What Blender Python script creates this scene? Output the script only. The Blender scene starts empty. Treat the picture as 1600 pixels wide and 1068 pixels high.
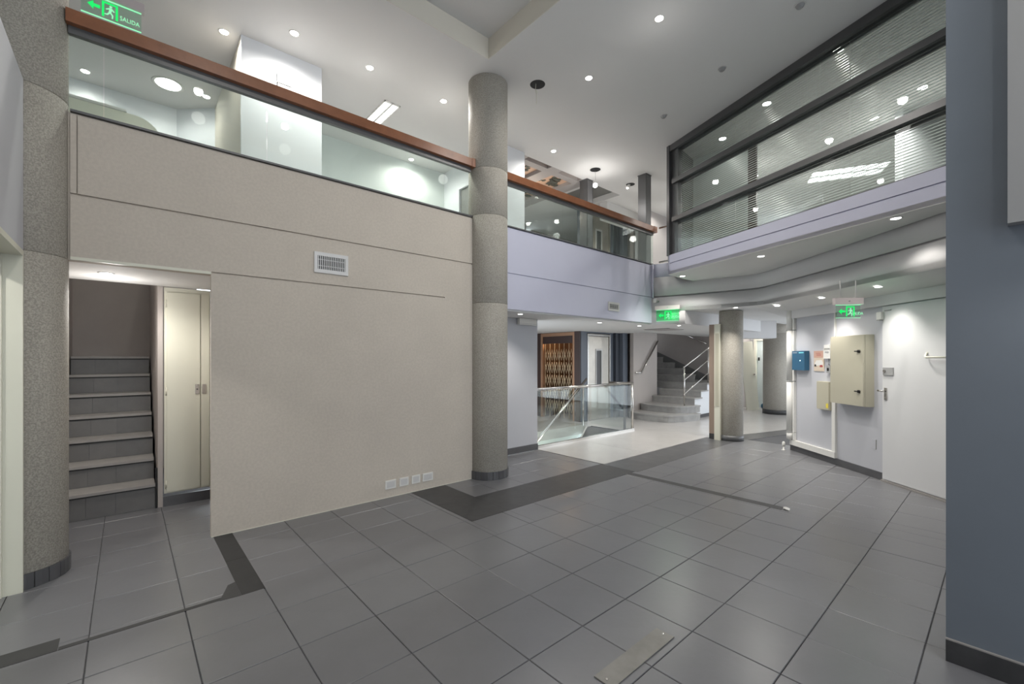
import bpy, bmesh, math, random
from mathutils import Vector, Matrix
random.seed(7)
R = math.radians
SC = bpy.context.scene
COL = SC.collection

# ------------------------------------------------------------ camera
EYE = 1.5
HEAD = R(41.45)
cam_data = bpy.data.cameras.new('camera')
cam_data.sensor_width = 36.0
cam_data.lens = 36.0 * 682.0 / 1600.0
cam_data.shift_y = 25.0 / 1600.0
cam_data.clip_start = 0.05
cam = bpy.data.objects.new('camera', cam_data)
cam.location = (0, 0, EYE)
cam.rotation_euler = (R(90), 0, -HEAD)
COL.objects.link(cam)
SC.camera = cam

# ------------------------------------------------------------ world + exposure
world = bpy.data.worlds.new('world')
SC.world = world
world.use_nodes = True
bg = world.node_tree.nodes['Background']
bg.inputs['Color'].default_value = (0.86, 0.93, 1.0, 1)
bg.inputs["Strength"].default_value = 3.0
SC.view_settings.view_transform = 'Standard'
SC.view_settings.look = 'None'
SC.view_settings.exposure = 0.0
SC.view_settings.gamma = 1.0
SC.view_settings.use_curve_mapping = False
HALL_W = 100.0      # a hall ceiling lamp
UP_W = 42.0
OFFICE_W = 105.0        # a lamp in the rooms upstairs
LOW_W = 50.0        # a spot in the low soffits
LOBBY_W = 27.0      # a lamp in the stair lobby, and the added fill lamps there

# ------------------------------------------------------------ helpers
class MB:
    def __init__(self):
        self.bm = bmesh.new()
    def box(self, x0, x1, y0, y1, z0, z1):
        v = [self.bm.verts.new(p) for p in ((x0,y0,z0),(x1,y0,z0),(x1,y1,z0),(x0,y1,z0),(x0,y0,z1),(x1,y0,z1),(x1,y1,z1),(x0,y1,z1))]
        for f in ((3,2,1,0),(4,5,6,7),(0,1,5,4),(1,2,6,5),(2,3,7,6),(3,0,4,7)):
            self.bm.faces.new([v[i] for i in f])
        return self
    def prism(self, poly, z0, z1):
        """poly: xy list, counter clockwise; z0/z1 numbers or lists per point"""
        n = len(poly)
        a = sum(poly[i][0]*poly[(i+1) % n][1]-poly[(i+1) % n][0]*poly[i][1] for i in range(n))
        zl = z0 if isinstance(z0, (list, tuple)) else [z0]*n
        zh = z1 if isinstance(z1, (list, tuple)) else [z1]*n
        if a < 0:
            poly = poly[::-1]; zl = zl[::-1]; zh = zh[::-1]
        lo = [self.bm.verts.new((p[0], p[1], z)) for p, z in zip(poly, zl)]
        hi = [self.bm.verts.new((p[0], p[1], z)) for p, z in zip(poly, zh)]
        self.bm.faces.new(lo[::-1]); self.bm.faces.new(hi)
        for i in range(n):
            j = (i+1) % n
            self.bm.faces.new((lo[i], lo[j], hi[j], hi[i]))
        return self
    def plate(self, pts, y0, y1):
        """pts: xz list extruded along y"""
        n = len(pts)
        a = sum(pts[i][0]*pts[(i+1) % n][1]-pts[(i+1) % n][0]*pts[i][1] for i in range(n))
        if a < 0: pts = pts[::-1]
        f = [self.bm.verts.new((p[0], y0, p[1])) for p in pts]
        b = [self.bm.verts.new((p[0], y1, p[1])) for p in pts]
        self.bm.faces.new(f); self.bm.faces.new(b[::-1])
        for i in range(n):
            j = (i+1) % n
            self.bm.faces.new((f[j], f[i], b[i], b[j]))
        return self
    def tube(self, pts, r, n=10, closed=False):
        pts = [Vector(p) for p in pts]
        rings = []
        for i, p in enumerate(pts):
            if i == 0: d = pts[1]-pts[0]
            elif i == len(pts)-1: d = pts[-1]-pts[-2]
            else: d = (pts[i]-pts[i-1]).normalized()+(pts[i+1]-pts[i]).normalized()
            d.normalize()
            up = Vector((0,0,1)) if abs(d.z) < .95 else Vector((1,0,0))
            a = d.cross(up).normalized(); b = a.cross(d).normalized()
            rings.append([self.bm.verts.new(p + r*(math.cos(2*math.pi*k/n)*a+math.sin(2*math.pi*k/n)*b)) for k in range(n)])
        for i in range(len(rings)-1):
            for k in range(n):
                l = (k+1) % n
                self.bm.faces.new((rings[i][k], rings[i+1][k], rings[i+1][l], rings[i][l])).smooth = True
        self.bm.faces.new(rings[0]); self.bm.faces.new(rings[-1][::-1])
        return self
    def lathe(self, prof, n=32, c=(0,0,0), smooth=True, cap=True):
        """prof: (r,z) list from bottom to top"""
        rings = [[self.bm.verts.new((c[0]+r*math.cos(2*math.pi*k/n), c[1]+r*math.sin(2*math.pi*k/n), c[2]+z)) for k in range(n)] for r, z in prof]
        for i in range(len(rings)-1):
            for k in range(n):
                l = (k+1) % n
                self.bm.faces.new((rings[i][k], rings[i][l], rings[i+1][l], rings[i+1][k])).smooth = smooth
        if cap:
            self.bm.faces.new(rings[0][::-1]); self.bm.faces.new(rings[-1])
        return self
    def quad(self, a, b, c, d):
        self.bm.faces.new([self.bm.verts.new(p) for p in (a, b, c, d)])
        return self
    def mesh(self, name, mat, bevel=0.0):
        if bevel:
            bmesh.ops.bevel(self.bm, geom=[e for e in self.bm.edges if e.calc_face_angle(0) > .5], offset=bevel, segments=2, affect='EDGES', profile=.6)
        me = bpy.data.meshes.new(name)
        self.bm.normal_update()
        self.bm.to_mesh(me); self.bm.free()
        if mat: me.materials.append(mat)
        return me
    def build(self, name, mat, parent=None, bevel=0.0, loc=None, rotz=0):
        o = bpy.data.objects.new(name, self.mesh(name, mat, bevel))
        COL.objects.link(o)
        if parent: o.parent = parent
        if loc: o.location = loc
        if rotz: o.rotation_euler = (0, 0, rotz)
        return o

def mk(name, me, parent=None, loc=(0,0,0), rot=None):
    o = bpy.data.objects.new(name, me); COL.objects.link(o)
    if parent: o.parent = parent
    o.location = loc
    if rot: o.rotation_euler = rot
    return o
def tag(o, label=None, cat=None, group=None, kind=None):
    if label: o['label'] = label
    if cat: o['category'] = cat
    if group: o['group'] = group
    if kind: o['kind'] = kind
    return o
def struct(o): o['kind'] = 'structure'; return o
def thing(name, label, cat, loc=(0,0,0), rotz=0, group=None):
    o = bpy.data.objects.new(name, None); COL.objects.link(o)
    o.empty_display_size = .1
    o.location = loc; o.rotation_euler = (0, 0, rotz)
    return tag(o, label, cat, group)
def frame(name, loc=(0,0,0), rotz=0):
    o = bpy.data.objects.new(name, None); COL.objects.link(o)
    o.location = loc; o.rotation_euler = (0, 0, rotz)
    return struct(o)

# ------------------------------------------------------------ materials
def mat(name, color, rough=.6, metal=0.0, mottle=0.0, scale=4.0, speck=None, speck_scale=90, bump=0.0, bump_scale=60, spec=.5, var=0.0, coord='Object'):
    m = bpy.data.materials.new(name); m.use_nodes = True
    nt = m.node_tree; N = nt.nodes; L = nt.links
    b = N['Principled BSDF']
    b.inputs['Roughness'].default_value = rough
    b.inputs['Metallic'].default_value = metal
    b.inputs['Specular IOR Level'].default_value = spec
    b.inputs['Base Color'].default_value = (*color, 1)
    tc = N.new('ShaderNodeTexCoord')
    out = None
    if mottle or speck or var:
        rgb = N.new('ShaderNodeRGB'); rgb.outputs[0].default_value = (*color, 1); out = rgb.outputs[0]
    if mottle:
        n = N.new('ShaderNodeTexNoise'); n.inputs['Scale'].default_value = scale; n.inputs['Detail'].default_value = 6; n.inputs['Roughness'].default_value = .65
        L.new(tc.outputs[coord], n.inputs['Vector'])
        mr = N.new('ShaderNodeMapRange'); mr.inputs[1].default_value = .3; mr.inputs[2].default_value = .7
        mr.inputs[3].default_value = 1-mottle; mr.inputs[4].default_value = 1+mottle
        L.new(n.outputs['Fac'], mr.inputs[0])
        mx = N.new('ShaderNodeVectorMath'); mx.operation = 'SCALE'
        L.new(out, mx.inputs[0]); L.new(mr.outputs[0], mx.inputs['Scale']); out = mx.outputs[0]
    if speck:
        n = N.new('ShaderNodeTexNoise'); n.inputs['Scale'].default_value = speck_scale; n.inputs['Detail'].default_value = 3
        L.new(tc.outputs[coord], n.inputs['Vector'])
        mr = N.new('ShaderNodeMapRange'); mr.inputs[1].default_value = .38; mr.inputs[2].default_value = .62
        mr.inputs[3].default_value = 1-speck; mr.inputs[4].default_value = 1+speck
        L.new(n.outputs['Fac'], mr.inputs[0])
        mx = N.new('ShaderNodeVectorMath'); mx.operation = 'SCALE'
        L.new(out, mx.inputs[0]); L.new(mr.outputs[0], mx.inputs['Scale']); out = mx.outputs[0]
    if var:
        oi = N.new('ShaderNodeObjectInfo')
        mr = N.new('ShaderNodeMapRange'); mr.inputs[3].default_value = 1-var; mr.inputs[4].default_value = 1+var
        L.new(oi.outputs['Random'], mr.inputs[0])
        mx = N.new('ShaderNodeVectorMath'); mx.operation = 'SCALE'
        L.new(out, mx.inputs[0]); L.new(mr.outputs[0], mx.inputs['Scale']); out = mx.outputs[0]
    if out: L.new(out, b.inputs['Base Color'])
    if bump:
        n = N.new('ShaderNodeTexNoise'); n.inputs['Scale'].default_value = bump_scale; n.inputs['Detail'].default_value = 4
        L.new(tc.outputs[coord], n.inputs['Vector'])
        bp = N.new('ShaderNodeBump'); bp.inputs['Strength'].default_value = bump; bp.inputs['Distance'].default_value = .01
        L.new(n.outputs['Fac'], bp.inputs['Height']); L.new(bp.outputs[0], b.inputs['Normal'])
    return m
def emit(name, color, s):
    m = bpy.data.materials.new(name); m.use_nodes = True
    nt = m.node_tree; nt.nodes.clear()
    e = nt.nodes.new('ShaderNodeEmission'); e.inputs[0].default_value = (*color, 1); e.inputs[1].default_value = s
    o = nt.nodes.new('ShaderNodeOutputMaterial'); nt.links.new(e.outputs[0], o.inputs[0])
    return m
def glass(name, tint=(.93,.97,.95), refl=1.0, fog=None, fogmix=.1):
    m = bpy.data.materials.new(name); m.use_nodes = True
    nt = m.node_tree; nt.nodes.clear(); N = nt.nodes; L = nt.links
    t = N.new('ShaderNodeBsdfTransparent'); t.inputs[0].default_value = (*tint, 1)
    g = N.new('ShaderNodeBsdfGlossy'); g.inputs['Roughness'].default_value = 0.01
    f = N.new('ShaderNodeLayerWeight'); f.inputs[0].default_value = .5
    pw = N.new('ShaderNodeMath'); pw.operation = 'POWER'; pw.inputs[1].default_value = 5.0
    L.new(f.outputs['Facing'], pw.inputs[0])
    mu = N.new('ShaderNodeMath'); mu.operation = 'MULTIPLY_ADD'; mu.inputs[1].default_value = .75*refl; mu.inputs[2].default_value = .035*refl
    L.new(pw.outputs[0], mu.inputs[0])
    mix = N.new('ShaderNodeMixShader'); L.new(mu.outputs[0], mix.inputs[0]); L.new(t.outputs[0], mix.inputs[1]); L.new(g.outputs[0], mix.inputs[2])
    res = mix.outputs[0]
    if fog:
        d = N.new('ShaderNodeBsdfDiffuse'); d.inputs[0].default_value = (*fog, 1)
        m2 = N.new('ShaderNodeMixShader'); m2.inputs[0].default_value = fogmix
        L.new(res, m2.inputs[1]); L.new(d.outputs[0], m2.inputs[2]); res = m2.outputs[0]
    o = N.new('ShaderNodeOutputMaterial'); L.new(res, o.inputs[0])
    return m

M = {}
M['tile'] = mat('floor tile grey', (.155,.155,.165), .30, mottle=.06, scale=3, bump=.05, bump_scale=25, var=.03, spec=.85)
M['grout'] = mat('dark grout', (.078,.078,.082), .8)
M['slate'] = mat('charcoal slate', (.043,.043,.045), .45, mottle=.25, scale=7, bump=.1, bump_scale=20)
M['slate_dark'] = mat('near black slate', (.026,.026,.027), .5, mottle=.2, scale=8)
M['slate_worn'] = mat('worn slate border', (.095,.095,.098), .32, mottle=.25, scale=5, bump=.1, bump_scale=20)
M['terrazzo'] = mat('cream terrazzo', (.48,.465,.45), .20, mottle=.05, scale=2, speck=.10, speck_scale=140)
M['beige'] = mat('beige textured plaster', (.535,.48,.415), .8, mottle=.045, scale=1.6, speck=.035, speck_scale=45, bump=.12, bump_scale=160)
M['white'] = mat('cool white paint', (.50,.505,.54), .6, mottle=.015, scale=1.5)
M['fascia'] = mat('pale lilac grey paint', (.545,.55,.665), .55, mottle=.015, scale=1.5)
M['bulk'] = mat('pale grey paint', (.62,.61,.61), .55, mottle=.015, scale=1.5)
M['ceiling'] = mat('ceiling white', (.66,.655,.645), .75, mottle=.012, scale=1.0)
M['tray'] = mat('cream tray sides', (.66,.62,.54), .75)
M['up'] = mat('upstairs pale paint', (.62,.66,.64), .5)
M['upwhite'] = mat('upstairs white paint', (.74,.76,.79), .45)
M['midgrey'] = mat('mid grey paint', (.30,.30,.30), .55)
M['upgrey'] = mat('upstairs grey partition', (.20,.20,.19), .5)
M['concrete'] = mat('granite finish column', (.335,.312,.272), .7, mottle=.06, scale=2.5, speck=.20, speck_scale=105, bump=.2, bump_scale=120)
M['riser'] = mat('grey riser tile', (.135,.132,.128), .4, mottle=.08, scale=8, var=.08)
M['skirt'] = mat('dark grey skirting tile', (.085,.085,.09), .35, mottle=.1, scale=8, var=.12)
M['darkblue'] = mat('dark blue grey gloss paint', (.155,.178,.208), .30, mottle=.04, scale=2)
M['wood'] = mat('oiled hardwood', (.25,.095,.043), .35, mottle=.2, scale=5)
M['steelgrey'] = mat('grey painted steel', (.115,.115,.118), .38, metal=.3)
M['mull'] = mat('graphite aluminium', (.10,.10,.102), .36, metal=.35)
M['chrome'] = mat('brushed stainless', (.62,.60,.57), .22, metal=1.0)
M['dullmetal'] = mat('dull scuffed metal', (.235,.228,.212), .42, metal=.35, mottle=.15, scale=6)
M['inox'] = mat('stainless door', (.58,.54,.48), .30, metal=.85, mottle=.12, scale=3)
M['alu'] = mat('pale aluminium', (.62,.61,.60), .45, metal=.2)
M['slat'] = mat('blind slat', (.84,.85,.83), .35)
M['cream'] = mat('cream enamel', (.66,.645,.545), .4)
M['creampale'] = mat('pale cream laminate', (.80,.78,.66), .4)
M['creamdoor'] = mat('cream door paint', (.70,.69,.58), .4, mottle=.02, scale=2)
M['doorwhite'] = mat('white door paint', (.66,.66,.665), .35, mottle=.015, scale=2)
M['cabinet'] = mat('beige enamel', (.455,.43,.34), .38)
M['black'] = mat('black', (.012,.012,.012), .5)
M['dark'] = mat('dark void', (.02,.02,.021), .8)
M['marble'] = mat('grey marble', (.36,.352,.34), .35, mottle=.16, scale=5, var=.06)
M['treadstone'] = mat('pale tread edge', (.30,.285,.27), .45, mottle=.1, scale=6)
M['mauve'] = mat('taupe plaster', (.39,.352,.328), .75, mottle=.05, scale=2)
M['taupe'] = mat('warm beige wall', (.44,.40,.375), .65, mottle=.03, scale=2)
M['liftgrey'] = mat('blue grey lacquer', (.125,.145,.18), .3)
M['liftdark'] = mat('dark blue grey lacquer', (.055,.062,.078), .3)
M['umber'] = mat('umber lacquer', (.27,.20,.155), .4)
M['copper'] = mat('copper trim', (.45,.27,.17), .35, metal=.5)
M['brown'] = mat('dark brown lacquer', (.055,.032,.028), .35)
M['gate'] = mat('brassy gate steel', (.66,.54,.37), .4, metal=.4)
M['car'] = mat('lift car lining', (.12,.07,.04), .6)
M['plastic'] = mat('white plastic', (.72,.71,.68), .4)
M['greyplastic'] = mat('grey plastic', (.33,.33,.33), .5)
M['blue'] = mat('petrol blue enamel', (.03,.12,.22), .3)
M['cyan'] = mat('pale cyan print', (.25,.75,.85), .4)
M['pink'] = mat('faded pink print', (.55,.34,.27), .5)
M['sand'] = mat('sand print', (.62,.52,.42), .5)
M['red'] = mat('dull red print', (.40,.08,.08), .5)
M['yellow'] = mat('yellow sticker', (.75,.62,.08), .5)
M['housing'] = mat('pinkish white housing', (.58,.52,.52), .4)
M['peach'] = mat('peach ceiling panel', (.62,.42,.30), .6, mottle=.15, scale=2)
M['leaf'] = mat('printed leaves', (.10,.105,.085), .7, mottle=.5, scale=9)
M['coffer'] = mat('grey coffer beam', (.40,.375,.365), .6)
M['lamp'] = emit('lamp lens', (1.0, .99, .96), 14.0)
M['tubelamp'] = emit('fluorescent tube', (.97, 1.0, .98), 4.0)
M['green'] = emit('exit green', (.02, .85, .16), 1.1)
M['palegreen'] = emit('exit pale green', (.35, 1.0, .55), 1.0)
M['led'] = emit('small led', (.7,.9,1.0), 2.0)
M['screen'] = mat('small grey screen', (.22,.25,.22), .3)
M['glass'] = glass('clear glass', (.965,.985,.975))
M['greenglass'] = glass('greenish glass', (.94,.98,.96), 1.0, (.62,.74,.68), .03)
M['acrylic'] = glass('green edge lit acrylic', (.60,.92,.72), .8, (.20,.75,.40), .12)
M['clearplate'] = glass('clear sign plate', (.86,.97,.91), .8, (.45,.75,.55), .04)
M['window'] = glass('office glass', (.90,.93,.92), .8)

# ------------------------------------------------------------ lamps
def ceiling_lamp(x, y, z, w, glow=.012, ang=165):
    # the beam of a recessed lamp, plus an added point light brightening the ceiling
    spot(x, y, z-.03, w, ang, .6, r=.05)
    if glow: lamp(x, y, z-.40, w*glow, .08)
def lamp(x, y, z, w, r=.05, color=(1,.97,.93)):
    l = bpy.data.lights.new('lamp_light', 'POINT'); l.energy = w; l.shadow_soft_size = r; l.color = color
    o = bpy.data.objects.new('lamp_light', l); COL.objects.link(o); o.location = (x, y, z)
    return o
def spot(x, y, z, w, ang=110, blend=.7, tilt=(0,0), r=.03, color=(1,.96,.9)):
    l = bpy.data.lights.new('spot_light', 'SPOT'); l.energy = w; l.shadow_soft_size = r; l.color = color
    l.spot_size = R(ang); l.spot_blend = blend
    o = bpy.data.objects.new('spot_light', l); COL.objects.link(o); o.location = (x, y, z)
    o.rotation_euler = (tilt[0], tilt[1], 0)
    return o
def ring_mesh(r):
    return MB().lathe([(r*.72, 0.0), (r*.95, -.006), (r, -.003), (r, 0.001)], 24, cap=False).mesh('trim_ring', M['plastic'])
def lens_mesh(r):
    return MB().lathe([(r*.70, -.004), (r*.73, 0.0)], 24).mesh('lens', M['lamp'])
RINGS = {}
def downlight(x, y, z, label, r=.055, group=None):
    t = thing('downlight', label, 'ceiling light', (x, y, z), 0, group)
    if r not in RINGS: RINGS[r] = (ring_mesh(r), lens_mesh(r))
    mk('trim_ring', RINGS[r][0], t); mk('lens', RINGS[r][1], t)
    return t

# ============================================================ FLOOR
fl = struct(MB().box(-4, 5.04, -4.5, 4.43, -.06, -.006).box(-.6, 3.3, 4.43, 8.0, -.06, -.006).box(3.3, 5.04, 4.43, 5.1, -.06, -.006).box(5.04, 12, -4.5, 3.23, -.06, -.006).build('floor', M['grout']))
# slate strips (rects) set into the floor
RECTS = {'slate': [(2.38, 2.82, 3.25, 4.40), (2.82, 5.04, 3.25, 3.80)],
         'worn': [(5.04, 8.20, 3.22, 3.77)],
         'thin': [(4.845, 4.955, 1.47, 3.25)],
         'left': [(-.5, -.265, 3.22, 3.355), (-.265, .50, 3.22, 3.255), (.545, .68, 3.20, 4.40)]}
def clip(rects, cut):
    out = []
    for (a, b, c, d) in rects:
        x0, x1, y0, y1 = cut
        if x1 <= a or x0 >= b or y1 <= c or y0 >= d: out.append((a, b, c, d)); continue
        if a < x0: out.append((a, x0, c, d)); a = x0
        if x1 < b: out.append((x1, b, c, d)); b = x1
        if c < y0: out.append((a, b, c, y0)); c = y0
        if y1 < d: out.append((a, b, y1, d)); d = y1
    return out
def tile_mesh(w, h, t=.012, ch=.0025):
    m = MB()
    lo = [m.bm.verts.new(p) for p in ((-w/2,-h/2,-t),(w/2,-h/2,-t),(w/2,h/2,-t),(-w/2,h/2,-t))]
    mi = [m.bm.verts.new(p) for p in ((-w/2,-h/2,-ch),(w/2,-h/2,-ch),(w/2,h/2,-ch),(-w/2,h/2,-ch))]
    hi = [m.bm.verts.new(p) for p in ((-w/2+ch,-h/2+ch,0),(w/2-ch,-h/2+ch,0),(w/2-ch,h/2-ch,0),(-w/2+ch,h/2-ch,0))]
    m.bm.faces.new(hi)
    for i in range(4):
        j = (i+1) % 4
        m.bm.faces.new((lo[i], lo[j], mi[j], mi[i])); m.bm.faces.new((mi[i], mi[j], hi[j], hi[i]))
    return m.mesh('tile', M['tile'])
def in_view(x, y):
    l = x*math.cos(HEAD)-y*math.sin(HEAD); d = x*math.sin(HEAD)+y*math.cos(HEAD)
    return d > 1.7 and abs(l/d) < 1.30
TX0, TDX, TY0, TDY, GAP = .262, .4135, .28, .4305, .0042
cells = []
for i in range(-4, 20):
    for j in range(-10, 13):
        a, c = TX0+i*TDX, TY0+j*TDY
        rs = [(a+GAP/2, a+TDX-GAP/2, c+GAP/2, c+TDY-GAP/2)]
        # keep inside the tiled area
        def keep(rs, box): return [(max(a,box[0]), min(b,box[1]), max(c,box[2]), min(d,box[3])) for a,b,c,d in rs if min(b,box[1])-max(a,box[0]) > .02 and min(d,box[3])-max(c,box[2]) > .02]
        areas = [(-1.3, 5.04, -4.0, 4.40), (-.45, .66, 4.40, 5.66), (3.30, 5.04, 4.40, 5.08), (5.04, 8.6, -4.0, 3.22)]
        for ar in areas:
            part = keep(rs, ar)
            for g in (RECTS['slate'], RECTS['worn']):
                for cut in g: part = clip(part, (cut[0]-.002, cut[1]+.002, cut[2]-.002, cut[3]+.002))
            for (a1, b1, c1, d1) in part:
                if b1-a1 < .03 or d1-c1 < .03: continue
                x, y = (a1+b1)/2, (c1+d1)/2
                n = (x-8.129)*-.743+(y-2.308)*.669          # in front of the angled right wall
                if n < -.25: continue
                if x > 3.25 and y < .0: continue
                cells.append((x, y, b1-a1, d1-c1))
vis = [c for c in cells if in_view(c[0], c[1]) and not (c[0] < -.55 and c[1] > 2.9)]
vis.sort(key=lambda c: c[0]**2+c[1]**2)
far = [c for c in cells if c not in vis]+vis[290:]
vis = vis[:290]
FULL = tile_mesh(TDX-GAP, TDY-GAP)
for (x, y, w, h) in vis:
    me = FULL if abs(w-(TDX-GAP)) < .001 and abs(h-(TDY-GAP)) < .001 else tile_mesh(w, h)
    mk('tile', me, fl, (x, y, random.uniform(-.0008, .0008)))
m = MB()
for (x, y, w, h) in far: m.box(x-w/2, x+w/2, y-h/2, y+h/2, -.012, 0)
tag(m.build('far_tiles', M['tile'], fl), kind='stuff')
# charcoal slate pieces
def slabs(name, rects, mt, parent, n_along, top=.0004):
    for (a, b, c, d) in rects:
        longx = (b-a) > (d-c)
        L = (b-a) if longx else (d-c)
        n = max(1, round(L/n_along))
        for k in range(n):
            s, e = L*k/n+.0012, L*(k+1)/n-.0012
            mb = MB().box(a+s, a+e, c+.001, d-.001, -.012, top) if longx else MB().box(a+.001, b-.001, c+s, c+e, -.012, top)
            mb.build(name, mt, parent)
slabs('slate_slab', RECTS['slate'], M['slate'], fl, .56)
slabs('slate_slab', RECTS['worn'], M['slate_worn'], fl, .55)
slabs('slate_strip', RECTS['thin'], M['slate'], fl, .6, .0016)
slabs('slate_strip', RECTS['left'], M['slate_dark'], fl, .7, .0016)
MB().prism([(.43, 3.215), (.545, 3.20), (.545, 3.42), (.50, 3.40), (.475, 3.33)], -.004, .0019).build('slate_strip', M['slate'], fl)
MB().prism([(8.20, 3.22), (9.84, 2.83), (10.6, 2.62), (10.9, 2.95), (10.37, 3.05), (9.06, 3.42), (8.20, 3.77)], -.012, .0004).build('slate_slab', M['slate_worn'], fl)
# cream terrazzo of the stair lobby, with the stairwell opening
ter = struct(MB().box(5.06, 5.20, 3.77, 9.2, -.2, 0).box(5.20, 7.72, 3.77, 5.22, -.2, 0).box(5.20, 7.72, 6.30, 9.2, -.2, 0).box(7.72, 16.5, 3.77, 9.2, -.2, 0)
             .prism([(8.20, 3.77), (9.06, 3.42), (10.37, 3.05), (10.9, 2.95), (16.5, 1.3), (16.5, 3.77)], -.2, 0).build('floor', M['terrazzo']))
MB().box(5.042, 5.06, 3.77, 5.15, -.05, .0015).build('edge_strip', M['slate'], ter)
MB().box(6.2, 6.206, 3.77, 5.2, -.01, .0008).build('joint', M['greyplastic'], ter)
MB().box(8.4, 8.406, 3.77, 5.2, -.01, .0008).build('joint', M['greyplastic'], ter)
# stainless cover plate on the tiles
pl = thing('floor_plate', 'loose metal cover plate lying on the tiles in the foreground', 'metal plate', (1.925, 1.231, 0))
MB().box(-.277, .277, -.052, .052, .001, .006).build('plate', M['dullmetal'], pl, .001)
for sx in (-.25, .25): MB().lathe([(.007, .006), (.006, .0085)], 10, (sx, 0, 0)).build('screw', M['chrome'], pl)

# ============================================================ SHELL
CZ = 5.0
c = MB()
c.box(-3.2, .2, -4.5, 9.2, CZ, CZ+.12)
c.box(.2, 3.18, 4.02, 9.2, CZ, CZ+.12); c.box(.2, 3.18, -4.5, .6, CZ, CZ+.12)
c.box(3.18, 5.09, -4.5, 9.2, CZ, CZ+.12); c.box(5.09, 16.5, -4.5, 5.50, CZ, CZ+.12)
c.box(6.95, 7.03, 5.5, 9.2, CZ, CZ+.12); c.box(7.95, 16.5, 5.5, 9.2, CZ, CZ+.12); c.box(7.03, 7.95, 6.5, 9.2, CZ, CZ+.12)
ceil = struct(c.build('ceiling', M['ceiling']))
tr = MB()
tr.box(.1, .2, .5, 4.12, CZ+.02, CZ+.30); tr.box(3.18, 3.28, .5, 4.12, CZ+.121, CZ+.30)
tr.build('tray_side', M['tray'], ceil)
# tray: visible inner faces
MB().box(3.176, 3.18, .6, 4.02, CZ, CZ+.24).box(.2, 3.18, 4.016, 4.02, CZ, CZ+.24).box(.2, 3.18, .6, .604, CZ, CZ+.24).box(.2, .204, .6, 4.02, CZ, CZ+.24).build('tray_side', M['tray'], ceil)
MB().box(.15, 3.25, .5, 4.1, CZ+.24, CZ+.3).build('tray_top', M['ceiling'], ceil)
MB().box(7.0, 8.0, 5.48, 6.55, CZ+.125, CZ+.16).build('recess_top', M['upgrey'], ceil)

# ---- left wall with doorway (runs along y at x = -.5)
wl = MB()
wl.box(-.68, -.50, 3.2, 4.20, 2.19, 3.30); wl.box(-.68, -.50, -4.5, 3.2, 0, 3.30)
wall_left = struct(wl.build('wall_left', M['white']))
d3 = struct(MB().box(-.70, -.497, 4.165, 4.20, 0, 2.19).box(-.70, -.497, 3.2, 4.165, 2.155, 2.19).build('door_1', M['creamdoor']))
MB().box(-.715, -.70, 4.10, 4.165, 0, 2.155).box(-.715, -.70, 3.2, 4.165, 2.09, 2.155).build('stop_bead', M['creamdoor'], d3)
MB().box(-.60, -.585, 4.150, 4.165, 0, 2.155).build('groove_bead', M['cream'], d3)
struct(MB().box(-3.0, -2.9, -4.5, 4.2, -.05, 3.3).box(-3.0, -.72, 4.24, 4.3, 0, 3.3).box(-3.0, -.68, -4.5, 4.2, 3.0, 3.3).build('wall_side_room', M['up']))
lamp(-1.6, 3.2, 2.6, 55)  # fill lamp added in the unseen side room, brightens the door jamb

# ---- beige wall A (y = 4.40) : bands parted by recessed grooves
wa = struct(MB().box(-.34, 3.24, 4.418, 4.50, 2.20, 3.25).box(.545, 3.24, 4.418, 4.452, 0, 2.20).build('wall_back', M['beige']))
def band(x0, x1, z0, z1, parent, mt, y=4.40, name='wall_band'):
    return MB().box(x0, x1, y, y+.017, z0, z1).build(name, mt, parent, .002)
band(-.262, 3.23, 2.675, 3.235, wa, M['beige'])
band(-.30, -.268, 2.675, 3.235, wa, M['beige'], name='edge_strip')
band(-.30, 3.23, 2.222, 2.662, wa, M['beige'])
mm = MB()
mm.prism([(.53, 4.40), (2.824, 4.40), (2.824, 4.418), (.53, 4.418)], 0, 2.210).box(2.824, 3.23, 4.40, 4.418, 0, 2.222)
mm.box(.53, .545, 4.418, 4.452, 0, 2.21)
mm.build('wall_band', M['beige'], wa)
MB().box(-.30, 3.25, 4.39, 4.455, 3.252, 3.268).build('glass_channel', M['steelgrey'], wa)
MB().box(.53, 3.23, 4.396, 4.40, 0, .006).build('paint_bead', M['cream'], wa)
MB().box(-.30, .53, 4.398, 4.42, 2.2, 2.222).build('lintel_strip', M['cream'], wa)

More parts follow.
